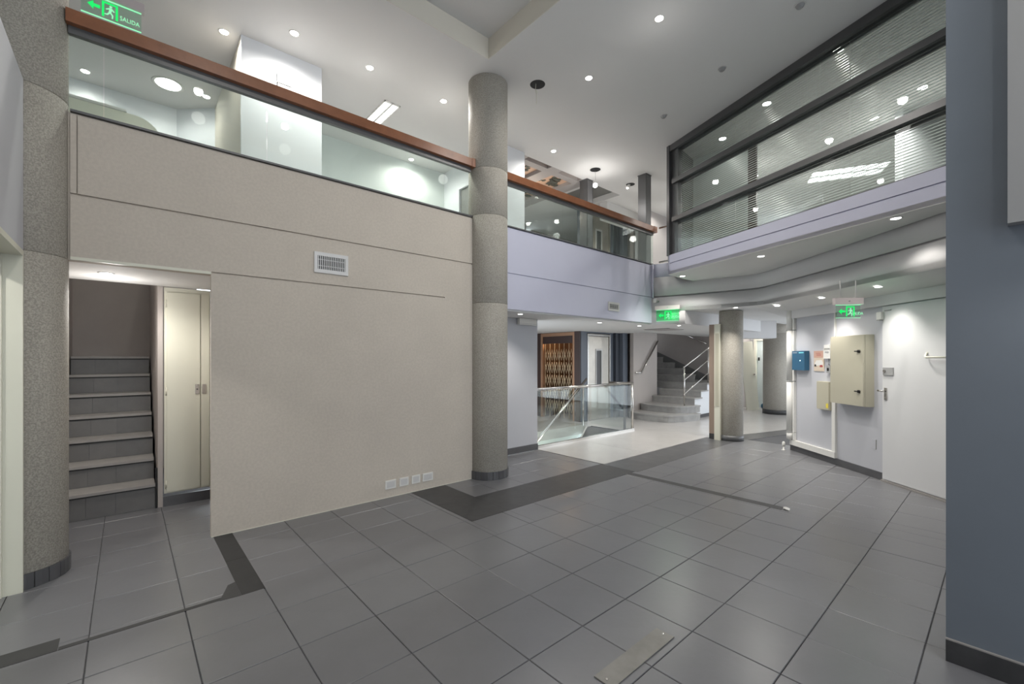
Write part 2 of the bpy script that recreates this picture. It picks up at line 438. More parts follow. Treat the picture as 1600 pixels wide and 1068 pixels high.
# ---- stair niche behind the opening
struct(MB().box(-.60, -.50, 4.72, 7.7, 0, 2.74).build('wall_niche_left', M['mauve']))
struct(MB().box(-.6, .75, 7.62, 7.72, 0, 2.74).build('wall_niche_end', M['mauve']))
struct(MB().box(.235, .275, 5.63, 7.62, 0, 2.74).build('wall_niche_right', M['taupe']))
struct(MB().box(-.5, .75, 4.50, 5.60, 2.22, 2.30).build('ceiling_niche', M['ceiling']))
struct(MB().box(.68, .72, 4.46, 5.66, 0, 2.3).build('wall_niche_side', M['taupe']))
st = thing('staircase', 'narrow dark-tiled stairs climbing in the opening of the beige wall', 'stairs', (-.13, 5.645, 0))
Z1, DZ, DY = .244, .2127, .27
for k in range(7):
    zt = Z1+DZ*k; zb = 0 if k == 0 else zt-DZ
    for q, (xa, xb) in enumerate(((-.36, -.155), (-.153, .050), (.052, .345))):
        MB().box(xa, xb, DY*k, DY*k+.012, zb+.001, zt-.042).build('riser_tile', M['riser'], st)
    t_ = MB().box(-.36, .345, DY*k-.022, DY*(k+1)+.01, zt-.026, zt)
    t_.build('tread', M['treadstone'], st, .002)
    MB().box(-.36, .345, DY*k-.008, DY*k+.012, zt-.040, zt-.027).build('nosing_joint', M['black'], st)
    MB().box(-.36, .345, DY*k+.013, DY*(k+1)+.012, max(0, zb-.3), zt-.027).build('core', M['skirt'], st)
MB().box(.345, .362, -.02, .0, 0, .40).build('end_strip', M['dark'], st)
cb = thing('cupboard', 'cream two-door cupboard built in beside the narrow stairs', 'cupboard', (.46, 5.63, 0))
MB().box(-.175, .21, 0, .025, .13, 2.215).build('frame', M['cream'], cb)
MB().box(-.185, .21, -.006, .02, 0, .10).build('plinth', M['skirt'], cb)
d_ = MB().box(-.155, .120, -.018, 0, .145, 2.165).build('door', M['creamdoor'], cb, .003)
for z in (.22, 1.16, 2.05): MB().tube([(-.160, -.014, z-.04), (-.160, -.014, z+.04)], .006, 8).build('hinge', M['cream'], d_)
MB().box(.078, .112, -.024, -.018, 1.125, 1.225).build('lock_plate', M['chrome'], d_, .004)
MB().lathe([(.006, 0), (.006, .01)], 10).build('keyhole', M['black'], d_, loc=(.095, -.026, 1.17))
d2_ = MB().box(.128, .20, -.018, 0, .145, 2.165).build('door', M['creamdoor'], cb, .003)
MB().box(.136, .170, -.024, -.018, 1.125, 1.225).build('lock_plate', M['chrome'], d2_, .004)

# ---- columns
def column(name, x, y, r, segs, label, skirt_h=.10, tiles=22, mt='concrete', skirt='skirt', rot=0):
    t = thing(name, label, 'column', (x, y, 0))
    zs = segs
    for a, b in zip(zs[:-1], zs[1:]):
        MB().lathe([(r-.006, a), (r, a+.006), (r, b-.006), (r-.006, b)], 56).build('drum', M[mt], t)
    if tiles:
        for k in range(tiles):
            a0, a1 = 2*math.pi*(k+.03)/tiles+rot, 2*math.pi*(k+.97)/tiles+rot
            po = [((r+.012)*math.cos(a0), (r+.012)*math.sin(a0)), ((r+.013)*math.cos((a0+a1)/2), (r+.013)*math.sin((a0+a1)/2)), ((r+.012)*math.cos(a1), (r+.012)*math.sin(a1)), ((r-.002)*math.cos(a1), (r-.002)*math.sin(a1)), ((r-.002)*math.cos(a0), (r-.002)*math.sin(a0))]
            MB().prism(po, 0, skirt_h).build('skirting_tile', M[skirt], t)
    else:
        MB().lathe([(r+.012, 0), (r+.012, skirt_h)], 56).build('skirting', M[skirt], t)
    return t
column('round_column', -.56, 4.45, .25, [0, 2.20, 3.30, 5.0], 'grey granite-finish round column beside the left doorway')
column('round_column', 3.476, 4.40, .25, [0, 2.18, 3.27, 3.85, 5.0], 'tall grey round column at the end of the beige wall')
column('round_column', 8.33, 3.35, .20, [0, 2.36], 'slim grey round column between the lobby and the corridor', tiles=0, skirt='slate_worn')
column('round_column', 13.2, 4.11, .33, [0, 2.15, 2.42], 'stout grey round column far down the corridor', tiles=0, skirt='slate', skirt_h=.12)

# ---- white section beyond the tall column
wb = struct(MB().box(3.55, 7.39, 4.418, 4.50, 2.155, 3.25).build('wall_gallery', M['fascia']))
band(3.60, 7.38, 2.64, 3.235, wb, M['fascia']); band(3.60, 7.38, 2.155, 2.628, wb, M['fascia'])
MB().box(3.60, 7.39, 4.39, 4.455, 3.252, 3.268).build('glass_channel', M['steelgrey'], wb)
struct(MB().box(3.3, 5.06, 5.10, 5.30, 0, 2.2).build('wall_lobby_end', M['white']))
struct(MB().box(3.3, 5.06, 5.085, 5.10, 0, .10).build('baseboard_lobby', M['skirt']))

# ---- curved bulkhead
FP = [(7.38, 4.40), (7.56, 3.84), (7.67, 3.2), (7.74, 2.82), (7.735, 2.70), (7.69, 2.59), (7.61, 2.48), (7.35, 2.17), (6.80, 1.52), (6.14, .76), (5.78, .36), (4.9, -.66)]
def offset(poly, d):
    out = []
    for i, p in enumerate(poly):
        a = Vector(poly[max(i-1, 0)]); b = Vector(poly[min(i+1, len(poly)-1)])
        t = (b-a).normalized(); out.append((p[0]-t.y*d, p[1]+t.x*d))
    return out
def ribbon(poly, d, z0, z1, mt, name, parent=None, smooth=True):
    m = MB(); q = offset(poly, d)
    n = len(poly)
    for A, inner in ((poly, False), (q, True)):
        pass
    lo = [m.bm.verts.new((*p, z0)) for p in poly]; hi = [m.bm.verts.new((*p, z1)) for p in poly]
    lo2 = [m.bm.verts.new((*p, z0)) for p in q]; hi2 = [m.bm.verts.new((*p, z1)) for p in q]
    for i in range(n-1):
        for f in ((lo[i+1], lo[i], hi[i], hi[i+1]), (lo2[i], lo2[i+1], hi2[i+1], hi2[i])):
            m.bm.faces.new(f).smooth = smooth
        m.bm.faces.new((lo[i], lo[i+1], lo2[i+1], lo2[i])); m.bm.faces.new((hi[i+1], hi[i], hi2[i], hi2[i+1]))
    m.bm.faces.new((lo[0], lo2[0], hi2[0], hi[0])); m.bm.faces.new((lo2[-1], lo[-1], hi[-1], hi2[-1]))
    return m.build(name, mt, parent)
blk = struct(ribbon(offset(FP, .05), .10, 2.36, 3.25, M['bulk'], 'wall_bulkhead'))
ribbon(FP, .05, 2.650, 3.0, M['bulk'], 'wall_band', blk)
ribbon(FP, .05, 2.36, 2.626, M['bulk'], 'wall_band', blk)
ribbon(FP[:2], .03, 2.12, 2.36, M['bulk'], 'wall_band', blk)
ribbon([(7.38, 4.40), (7.2+.30, 4.02)], .02, 3.0, 3.25, M['fascia'], 'wall_band', blk)
# low lobby ceiling, its step, and the higher soffit on the right
struct(MB().prism([(3.3, 4.43), (7.38, 4.43), (7.585, 3.86), (11.4, 3.86), (11.4, 5.0), (12.9, 5.0), (12.9, 5.9), (9.62, 5.9), (9.62, 9.2), (3.3, 9.2)], 2.13, 2.20).build('ceiling_lobby', M['ceiling']))
struct(MB().box(7.57, 11.4, 3.84, 3.88, 2.12, 2.42).build('trim_1', M['bulk']))
A0 = Vector((8.129, 2.308)); UT = Vector((-.669, -.743)); NN = Vector((-.743, .669))
def rw(t, out=0): p = A0+UT*t+NN*out; return (p.x, p.y)
sof = [FP[1], *FP[2:], rw(5.0), rw(0), (9.2, 2.31), (16.5, 1.0), (16.5, 3.86), (7.58, 3.86)]
sofz = [2.365]*(len(FP)-1)+[2.25, 2.25, 2.34, 2.40, 2.40, 2.365]
struct(MB().prism(sof, sofz, [z+.06 for z in sofz]).build('ceiling_soffit', M['ceiling']))
struct(MB().prism([(10.72, 4.30), (11.5, 3.59), (11.9, 3.9), (11.1, 4.7)], 1.97, 2.38).build('trim_2', M['bulk']))
struct(MB().box(11.4, 16.5, 3.87, 5.0, 2.42, 2.48).box(13.1, 16.5, 5.0, 5.4, 2.42, 2.48).build('ceiling_corridor', M['ceiling']))
struct(MB().box(8.3, 12.3, 8.6, 8.7, 0, 5.0).build('wall_lobby_back', M['taupe']))

# ---- glass office box
GA = Vector((6.755, 3.655)); GU = Vector((-.3625, -.932)); GN = Vector((-.932, .3625))
GROT = math.atan2(.932, .3625)
def gw(t, out=0): p = GA+GU*t+GN*out; return (p.x, p.y)
GL = 5.0
wo = struct(MB().prism([gw(-.02, .03), gw(GL, .03), gw(GL, -.10), gw(-.02, -.10)], 2.88, 3.19).build('wall_office', M['fascia']))
MB().prism([gw(-.03, .05), gw(GL, .05), gw(GL, .03), gw(-.03, .03)], 3.065, 3.195).build('wall_band', M['fascia'], wo)
MB().prism([gw(-.03, .05), gw(GL, .05), gw(GL, .03), gw(-.03, .03)], 2.88, 3.052).build('wall_band', M['fascia'], wo)
MB().prism([gw(-.03, .05), gw(-.03, -.12), FP[0], (7.5, 4.05), FP[1]][:0] or [gw(-.03, .05), gw(-.03, -.10), gw(.0, -.10), gw(.0, .05)], 2.88, 3.195).build('end_cap', M['fascia'], wo)
us = [gw(-.03, .05), gw(3.5, .05), gw(3.9, .05), (5.78, .40), (6.2, .86), (6.85, 1.62), (7.38, 2.24), (7.68, 2.62), (7.76, 2.82), (7.70, 3.2), (7.60, 3.80), (7.3, 3.82)]
us = [gw(-.03, .05), gw(3.95, .05), (5.47, .0), (5.82, .42), (6.2, .86), (6.85, 1.60), (7.38, 2.22), (7.66, 2.56), (7.75, 2.75), (7.68, 3.2), (7.60, 3.70), (7.25, 3.72)]
struct(MB().prism(us, 2.875, 2.93).build('ceiling_underside', M['ceiling']))
struct(MB().prism([gw(0, -.1), gw(GL, -.1), gw(GL, -5.2), gw(-1.2, -5.2), gw(-1.2,-1.0)], 2.99, 3.06).build('floor_office', M['upgrey']))
def gbox(m, t0, t1, o0, o1, z0, z1):
    m.prism([gw(t0, o0), gw(t1, o0), gw(t1, o1), gw(t0, o1)], z0, z1); return m
win = struct(gbox(MB(), 0, GL, -.05, .05, 4.90, 5.0).build('window_1', M['mull']))
gbox(MB(), 0, GL, -.02, .015, 3.195, 3.215).build('sill_rail', M['mull'], win)
for z in (4.385, 3.765): gbox(MB(), .05, GL, -.05, .05, z-.035, z+.035).build('transom', M['mull'], win)
gbox(MB(), -.06, .0, -.06, .06, 3.19, 5.0).build('corner_post', M['mull'], win)
gbox(MB(), .0, .14, -.09, .0, 3.19, 5.0).build('corner_post', M['steelgrey'], win)
PANE = [(4.42, 4.90), (3.80, 4.35), (3.215, 3.73)]
for z0, z1 in PANE:
    gbox(MB(), .05, GL, -.008, 0, z0, z1).build('pane', M['window'], win)
# blinds: six, each with its slats
desc = [('top', 4.42, 4.90), ('middle', 3.80, 4.35), ('bottom', 3.215, 3.73)]
for rn, z0, z1 in desc:
    for sn, t0, t1, tilt in (('far', .15, 2.70, R(42)), ('near', 2.71, 4.95, R(58))):
        if rn == 'bottom': tilt = R(40) if sn == 'far' else R(46)
        b = thing('venetian_blind', ('slatted blind in the %s row of office glass, %s' % (rn, 'towards the far corner post' if sn == 'far' else 'beside the dark blue wall')), 'blind', (*gw(t0, -.06), z0), GROT+math.pi)
        L = t1-t0
        n = int((z1-z0-.02)/.030)
        sl = MB()
        ca, sa = math.cos(tilt)*.0105, math.sin(tilt)*.0105
        vs = [(-ca, -sa), (0, .0012), (ca, sa)]
        lo = [[sl.bm.verts.new((x, v[0], v[1])) for v in vs] for x in (0, L)]
        up = [[sl.bm.verts.new((x, v[0], v[1]+.0012)) for v in vs] for x in (0, L)]
        for k in range(2):
            sl.bm.faces.new((lo[0][k], lo[0][k+1], lo[1][k+1], lo[1][k])); sl.bm.faces.new((up[0][k+1], up[0][k], up[1][k], up[1][k+1]))
        sl.bm.faces.new((lo[0][0], lo[1][0], up[1][0], up[0][0])); sl.bm.faces.new((lo[1][2], lo[0][2], up[0][2], up[1][2]))
        sl.bm.faces.new((lo[0][2], lo[0][1], lo[0][0], up[0][0], up[0][1], up[0][2])); sl.bm.faces.new((lo[1][0], lo[1][1], lo[1][2], up[1][2], up[1][1], up[1][0]))
        me = sl.mesh('slat', M['slat'])
        for k in range(n):
            mk('slat', me, b, (0, 0, .015+k*.030))
        MB().box(0, L, -.012, .012, z1-z0-.03, z1-z0-.002).build('headrail', M['mull'], b)
        for q in (.12, .5, .88):
            MB().tube([(L*q, -.010, .01), (L*q, -.010, z1-z0-.03)], .0012, 5).build('cord', M['slat'], b)
        if sn == 'far' and rn != 'middle':
            MB().tube([(1.05, .016, z1-z0-.03), (1.05, .018, .06)], .004, 6).build('tilt_wand', M['plastic'], b)

# ---- angled right wall with door
RROT = math.atan2(.743, .669)
WR = struct(MB().box(-6, .03, -.20, 0, -.05, 2.42).build('wall_right', M['white'], loc=(8.129, 2.308, 0), rotz=RROT))
MB().box(-6, .0, 0, .05, 2.135, 2.262).build('header_beam', M['bulk'], WR)
bb = struct(MB().box(-1.78, .03, 0, .015, 0, .094).build('baseboard_right', M['skirt'], loc=(8.129, 2.308, 0), rotz=RROT))
dr = struct(MB().box(-2.86, -1.775, .0, .02, 0, 2.125).build('door_2', M['doorwhite'], loc=(8.129, 2.308, 0), rotz=RROT))
lf = MB().box(-2.80, -1.80, .02, .035, .035, 2.085).build('door_leaf', M['doorwhite'], dr, .003)
MB().box(-2.8, -1.78, .0, .05, 0, .022).build('threshold', M['treadstone'], dr)
lk = MB().box(-1.955, -1.812, .035, .048, 1.295, 1.386).build('lock_plate', M['greyplastic'], lf, .004)
MB().tube([(-1.84, .048, 1.342), (-1.84, .056, 1.342)], .018, 12).build('cylinder', M['chrome'], lk)
hp = MB().box(-1.865, -1.828, .035, .045, .995, 1.14).build('handle_plate', M['chrome'], lf, .004)
MB().tube([(-1.846, .045, 1.10), (-1.846, .085, 1.10), (-1.835, .088, 1.10), (-1.79, .088, 1.105)], .011, 8).build('lever', M['chrome'], hp)
MB().tube([(-2.375, .035, 1.56), (-2.375, .06, 1.52), (-2.40, .075, 1.507), (-2.62, .075, 1.507)], .010, 8).build('pull_bar', M['cream'], lf)
cls = MB().box(-1.815, -1.745, .035, .07, 1.97, 2.06).build('contact_sensor', M['plastic'], dr, .004)
MB().box(-1.80, -1.755, .035, .075, 1.955, 1.968).build('sensor_foot', M['greyplastic'], dr)
MB().box(-1.92, -1.83, .035, .045, 2.068, 2.078).build('latch_strip', M['greyplastic'], dr)

def rthing(name, label, cat, t, z=0, group=None):
    return thing(name, label, cat, (*rw(t), z), RROT, group)
eb = rthing('electrical_cabinet', 'large beige wall cabinet with two black latches beside the white door', 'cabinet', 1.345, .885)
MB().box(-.285, .285, 0, .112, 0, .91).build('body', M['cabinet'], eb, .004)
dd = MB().box(-.285, .285, .116, .14, .004, .906).build('door', M['cabinet'], eb, .005)
MB().box(-.275, .275, .112, .116, .01, .90).build('gasket', M['greyplastic'], eb)
for z in (.19, .70):
    lt = MB().tube([(-.225, .14, z), (-.225, .156, z)], .020, 14).build('latch', M['black'], dd)
    MB().box(-.232, -.175, .156, .168, z-.007, z+.007).build('latch_wing', M['black'], lt, .003)
MB().tube([(.272, .141, .89), (.272, .143, .89)], .006, 8).build('corner_screw', M['greyplastic'], dd)
jb = rthing('junction_box', 'small flat beige box on the wall below and left of the large cabinet', 'electrical box', .82, .755)
MB().box(-.105, .15, 0, .055, 0, .405).build('body', M['cabinet'], jb, .004)
MB().box(-.10, .145, .055, .066, .006, .399).build('cover', M['cabinet'], jb, .004)
MB().plate([(-.095, .03), (-.05, .03), (-.05, .09), (-.075, .10), (-.095, .09)], .066, .068).build('warning_sticker', M['yellow'], jb)
bp_ = rthing('alarm_panel', 'square blue panel with a small light on the wall by the corner', 'panel', .266, 1.31)
MB().box(-.15, .15, 0, .075, 0, .30).build('body', M['blue'], bp_, .006)
MB().box(-.13, -.02, .075, .077, .265, .28).build('printed_line', M['cyan'], bp_)
MB().box(.03, .13, .075, .077, .268, .278).build('printed_line', M['white'], bp_)
MB().tube([(-.05, .075, .15), (-.05, .079, .15)], .010, 10).build('light', M['led'], bp_)
po = rthing('notice', 'pink and sand coloured notice card on the white wall beside the blue panel', 'notice', .638, 1.305)
MB().box(-.108, .108, 0, .008, 0, .30).build('card', M['sand'], po)
MB().box(-.108, .108, .008, .0095, .20, .30).build('pink_band', M['pink'], po)
MB().plate([(-.08, .09), (.08, .08), (.085, .12), (.05, .16), (-.06, .165), (-.085, .12)], .008, .0098).build('white_shape', M['plastic'], po)
MB().plate([(.055, .07), (.095, .07), (.09, .10), (.06, .10)], .008, .0105).build('dark_mark', M['black'], po)
MB().plate([(-.085, .065), (-.02, .06), (-.025, .09), (-.07, .095)], .008, .0105).build('red_mark', M['red'], po)
MB().box(-.05, .05, .0095, .0103, .235, .243).box(-.04, .06, .0095, .0103, .26, .266).build('print_line', M['red'], po)
wd = rthing('intercom', 'white intercom box partly behind the large cabinet', 'intercom', .87, 1.49)
MB().box(-.05, .085, 0, .045, 0, .15).build('body', M['plastic'], wd, .006)
MB().box(-.03, .05, .045, .048, .085, .105).build('slot', M['greyplastic'], wd)
MB().box(-.05, .06, 0, .055, .15, .20).build('top_box', M['plastic'], wd, .006)
MB().tube([(0, .03, 0), (.01, .03, -.05), (.0, .02, -.10)], .005, 6).build('lead', M['greyplastic'], wd)
sw = rthing('switch_box', 'small dark switch on the wall below the white intercom', 'switch', .875, 1.285)
MB().box(-.035, .035, 0, .04, 0, .11).build('body', M['greyplastic'], sw, .004)
MB().box(-.015, .015, .04, .048, .035, .075).build('rocker', M['black'], sw)
bt = rthing('cable_trunking', 'white cable trunking along the skirting and up behind the large cabinet', 'trunking', .5)
MB().box(-.50, .50, 0, .042, .096, .18).build('base_run', M['plastic'], bt, .003)
MB().box(-.497, -.432, 0, .032, .182, .95).build('riser', M['plastic'], bt, .003)
MB().box(-.485, -.462, 0, .02, .95, 2.135).build('thin_riser', M['plastic'], bt)
ct = rthing('corner_duct', 'white vertical duct with dark joint bands at the corner of the right wall', 'duct', .04)
for z0, z1 in ((.185, .30), (.306, 1.122), (1.132, 1.945), (1.955, 2.29)):
    MB().lathe([(.050, z0), (.050, z1)], 20, (.025, .045, 0)).build('pipe_length', M['plastic'], ct)
    MB().box(-.065, -.03, 0, .04, z0, z1).build('side_run', M['plastic'], ct, .003)
for z in (.303, 1.127, 1.95):
    MB().lathe([(.054, z-.006), (.054, z+.006)], 20, (.025, .045, 0)).build('joint_band', M['greyplastic'], ct)
MB().lathe([(.055, 2.29), (.055, 2.33)], 20, (.025, .045, 0)).build('top_collar', M['greyplastic'], ct)
pv = thing('pipe_fitting', 'small white pipe fitting on the floor at the right wall corner', 'pipe', (8.02, 2.40, 0)); pv.scale = (.65, .65, .75)
MB().lathe([(.045, 0), (.045, .012), (.018, .016), (.018, .09)], 16).build('base', M['plastic'], pv)
MB().lathe([(.03, .09), (.034, .12), (.034, .16), (.02, .19)], 16).build('body', M['plastic'], pv)
MB().tube([(0, 0, .14), (.05, .04, .15)], .014, 8).build('branch', M['chrome'], pv)
sl_ = rthing('wall_socket', 'flush white socket plate low on the wall under the large cabinet', 'socket', 1.63, .36)
MB().box(-.03, .03, 0, .006, 0, .12).build('plate', M['white'], sl_, .002)
MB().box(-.035, -.030, 0, .008, .0, .12).build('edge', M['greyplastic'], sl_)

# ---- dark blue wall end at right
pb = struct(MB().box(3.06, 3.20, -4.4, .199, 0, 5.0).build('wall_front', M['darkblue']))
struct(MB().box(3.045, 3.06, -4.4, .199, 0, .106).build('baseboard_front', M['slate']))
struct(MB().box(3.047, 3.06, -4.4, .199, .106, .112).build('trim_3', M['treadstone']))
struct(MB().box(2.99, 3.06, -4.4, -.004, 2.11, 5.0).build('trim_4', M['midgrey']))
spot(2.72, -.28, 2.05, 6, 140, .9)
# rear: shopfront piers and lintel around the glazed street front
sf = struct(MB().box(-.68, -.2, -4.5, -4.3, 0, 5.0).box(2.9, 3.2, -4.5, -4.3, 0, 5.0).box(-.68, 3.2, -4.5, -4.3, 4.5, 5.0).build('wall_street', M['white']))

# ============================================================ UPSTAIRS
struct(MB().box(-3.1, 5.06, 4.52, 9.2, 2.75, 2.93).box(5.06, 16.5, 5.35, 9.2, 2.75, 2.93).box(5.06, 7.3, 4.52, 5.35, 2.75, 2.93).box(7.45, 16.5, 3.9, 5.35, 2.75, 2.93).build('floor_upper', M['ceiling'])) if False else None
struct(MB().box(.75, 16.5, 4.52, 9.2, 2.75, 2.93).box(-3.1, -.62, 4.52, 9.2, 2.75, 2.93).build('floor_upper', M['ceiling']))
struct(MB().box(-3.1, .53, 7.73, 7.83, 2.93, 5.0).prism([(.53, 7.73), (.93, 7.34), (1.0, 7.40), (.60, 7.83)], 2.93, 5.0).build('wall_upper_back', M['upwhite']))
struct(MB().box(.93, .97, 5.52, 7.40, 2.93, 5.0).build('wall_upper_side', M['tray']))
struct(MB().box(.93, 1.77, 5.48, 5.52, 2.93, 5.0).box(1.73, 1.77, 5.52, 7.08, 2.93, 5.0).build('wall_upper_panel', M['upwhite']))
struct(MB().box(1.77, 4.57, 7.08, 7.18, 2.93, 5.0).build('wall_upper_room', M['up']))
struct(MB().box(4.53, 4.57, 5.48, 5.75, 2.93, 5.0).box(4.53, 4.57, 6.55, 7.08, 2.93, 5.0).box(4.53, 4.57, 5.75, 6.55, 4.55, 5.0).box(4.53, 5.09, 5.44, 5.48, 2.93, 5.0).build('wall_upper_return', M['upwhite']))
ud = struct(MB().box(4.50, 4.53, 5.70, 5.76, 2.93, 4.60).box(4.50, 4.53, 6.54, 6.60, 2.93, 4.60).box(4.50, 4.53, 5.76, 6.54, 4.54, 4.60).build('door_3', M['upwhite']))
MB().box(4.54, 4.56, 5.76, 6.54, 2.95, 4.54).build('door_leaf', M['upgrey'], ud)
struct(MB().box(-3.2, -3.1, -4.5, 9.2, 2.9, 5.0).box(-3.1, 3.1, 9.1, 9.2, 2.9, 5).build('wall_far_left', M['up']))
uc = thing('curved_counter', 'cream curved counter edge behind the glass at upper left', 'counter', (-.5, 5.3, 2.93))
pts = [(-1.2, 0), (-1.2, .80)]+[(.55+.2*math.sin(a), .60+.2*math.cos(a)) for a in [R(x) for x in range(0, 91, 10)]]+[(.75, 0)]
MB().plate(pts, 0, .10).build('panel', M['creampale'], uc, .015)
MB().box(-1.2, .5, -.02, .12, .80, .82).build('top_edge', M['plastic'], uc, .004)
th = thing('thermostat', 'white thermostat with grey screen above the handrail on the white wall upstairs', 'thermostat', (1.355, 5.48, 4.62))
MB().box(-.075, .075, -.03, 0, .0, .115).build('body', M['plastic'], th, .006)
MB().box(-.055, -.005, -.033, -.03, .06, .10).build('screen', M['screen'], th)
MB().box(-.055, -.035, -.033, -.03, .03, .042).build('button', M['greyplastic'], th)
MB().box(-.03, -.01, -.033, -.03, .03, .042).build('button', M['greyplastic'], th)
MB().box(-.07, .07, -.022, 0, -.05, -.002).build('lower_cover', M['alu'], th)
# troffer
def troffer(label, x, y, z, w, l, rotz=0):
    t = thing('ceiling_troffer', label, 'ceiling light', (x, y, z), rotz)
    MB().box(-w/2, w/2, -l/2, -l/2+.02, -.012, 0).box(-w/2, w/2, l/2-.02, l/2, -.012, 0).box(-w/2, -w/2+.015, -l/2, l/2, -.012, 0).box(w/2-.015, w/2, -l/2, l/2, -.012, 0).build('frame', M['plastic'], t)
    for s in (-1, 1):
        MB().box(s*w/4-w*.19, s*w/4+w*.19, -l/2+.02, l/2-.02, -.006, -.002).build('diffuser', M['tubelamp'], t)
        n = 14
        g = MB()
        for k in range(n):
            yy = -l/2+.03+(l-.06)*k/(n-1); g.box(s*w/4-w*.19, s*w/4+w*.19, yy-.002, yy+.002, -.014, -.006)
        g.build('louvre_grid', M['alu'], t)
    MB().box(-.012, .012, -l/2, l/2, -.013, 0).build('spine', M['alu'], t)
troffer('white twin fluorescent ceiling light seen above the handrail', 2.74, 6.15, 5.0, .23, 1.15)
# railing: wood handrail on a grey channel over glass panes
def railing(x0, x1, joints, label, ends):
    t = thing('glass_railing', label, 'railing', ((x0+x1)/2, 4.42, 3.26))
    cx = (x0+x1)/2
    MB().box(x0-cx, x1-cx, -.075, .055, .598, .692).build('handrail', M['wood'], t, .012)
    MB().box(x0-cx+.01, x1-cx-.03, -.026, .016, .545, .60).build('channel', M['steelgrey'], t, .002)
    js = [x0]+joints+[x1]
    for a, b in zip(js[:-1], js[1:]):
        MB().box(a-cx+.003, b-cx-.003, -.002, .008, .008, .55).build('glass_pane', M['greenglass'], t)
    for e in ends:
        MB().box(e-cx-.05, e-cx+.06, -.08, .06, .593, .697).build('rail_end', M['wood'], t, .006)
railing(-.32, 3.235, [-.126, .95, 2.026], 'glass railing with a wooden handrail above the beige wall', [3.235])
railing(3.735, 7.46, [4.925, 6.204], 'glass railing with a wooden handrail right of the tall column', [7.42])
# steel posts
def ibeam(x, y, z0, z1, w, label, rotz=0):
    t = thing('steel_post', label, 'post', (x, y, z0), rotz)
    MB().box(-w/2, w/2, -w/2, -w/2+.02, 0, z1-z0).build('flange', M['steelgrey'], t)
    MB().box(-w/2, w/2, w/2-.02, w/2, 0, z1-z0).build('flange', M['steelgrey'], t)
    MB().box(-.012, .012, -w/2+.02, w/2-.02, 0, z1-z0).build('web', M['steelgrey'], t)
    MB().box(-w*.56, w*.56, -w*.56, w*.56, z1-z0-.012, z1-z0).build('cap_plate', M['steelgrey'], t)
    for s in (-1, 1):
        MB().box(s*(w/2-.004)-.006, s*(w/2-.004)+.006, -w/2, w/2, 0, z1-z0).build('side_plate', M['mull'], t)
ibeam(7.46, 4.60, 3.27, 5.0, .17, 'grey steel post standing where the gallery railing ends')
ibeam(6.82, 5.50, 2.93, 5.0, .18, 'grey steel post behind the gallery glass, under the coffered ceiling')
# coffered ceiling with printed panels
cof = MB()
xs = [(5.25, 5.84), (6.11, 6.69)]; ys = [(5.51, 5.62), (5.77, 6.32), (6.50, 7.05), (7.2, 7.75)]
X = [5.09, 5.25, 5.84, 6.11, 6.69, 6.95]
for a, b in ((5.09, 5.25), (5.84, 6.11), (6.69, 6.95)): cof.box(a, b, 5.5, 9.0, CZ+.0, CZ+.10)
for xa, xb in xs:
    for a, b in ((5.50, 5.51), (5.62, 5.77), (6.32, 6.50), (7.05, 7.2), (7.75, 9.0)): cof.box(xa, xb, a, b, CZ, CZ+.10)
cf = thing('coffered_ceiling', 'grey coffered ceiling with peach flower-printed panels upstairs', 'ceiling panels', (6.0, 6.5, 5.0))
o = cof.build('beam_grid', M['coffer'], cf); o.location = (-6.0, -6.5, -5.0)
def blob(m, cx, cy, r, z):
    n = 9
    m.prism([(cx+r*random.uniform(.6, 1.25)*math.cos(2*math.pi*k/n), cy+r*random.uniform(.6, 1.25)*math.sin(2*math.pi*k/n)) for k in range(n)], z-.002, z)
for (a, b) in xs:
    for (c_, d) in ys:
        p = MB().box(a-6, b-6, c_-6.5, d-6.5, .07, .09).build('printed_panel', M['peach'], cf)
        l = MB()
        if d-c_ > .3:
            for k in range(26):
                px_, py_ = random.uniform(a+.06, b-.06), random.uniform(c_+.06, d-.06)
                if random.random() < .75 and (px_-a) < (b-a)*.35: continue
                blob(l, px_-6, py_-6.5, random.uniform(.03, .075), .07-.0005*k)
        else:
            blob(l, (a+b)/2-6, (c_+d)/2-6.5, .03, .069)
        l.build('leaf_print', M['leaf'], p)
lamp(6.0, 6.3, 4.6, 8, .1, (1, .85, .7))
# gallery back parts
gp = struct(MB().box(5.1, 7.9, 8.4, 8.5, 2.93, 5.0).build('wall_gallery_back', M['coffer']))
for xa, xb in ((5.7, 7.05), (7.12, 7.7)):
    fr = MB().box(xa, xb, 8.37, 8.40, 3.25, 4.35).build('window_frame', M['coffer'], gp)
    MB().box(xa+.05, xb-.05, 8.36, 8.37, 3.30, 4.30).build('pane', M['mull'], fr)
ch = thing('stair_rail', 'chrome stair rail seen through the gallery glass', 'handrail', (5.9, 5.6, 2.93))
MB().tube([(-.75, 0, .62), (.70, 0, .62)], .025, 10).build('rail', M['chrome'], ch)
for x in (-.7, .0, .66): MB().tube([(x, 0, 0), (x, 0, .62)], .018, 8).build('post', M['chrome'], ch)
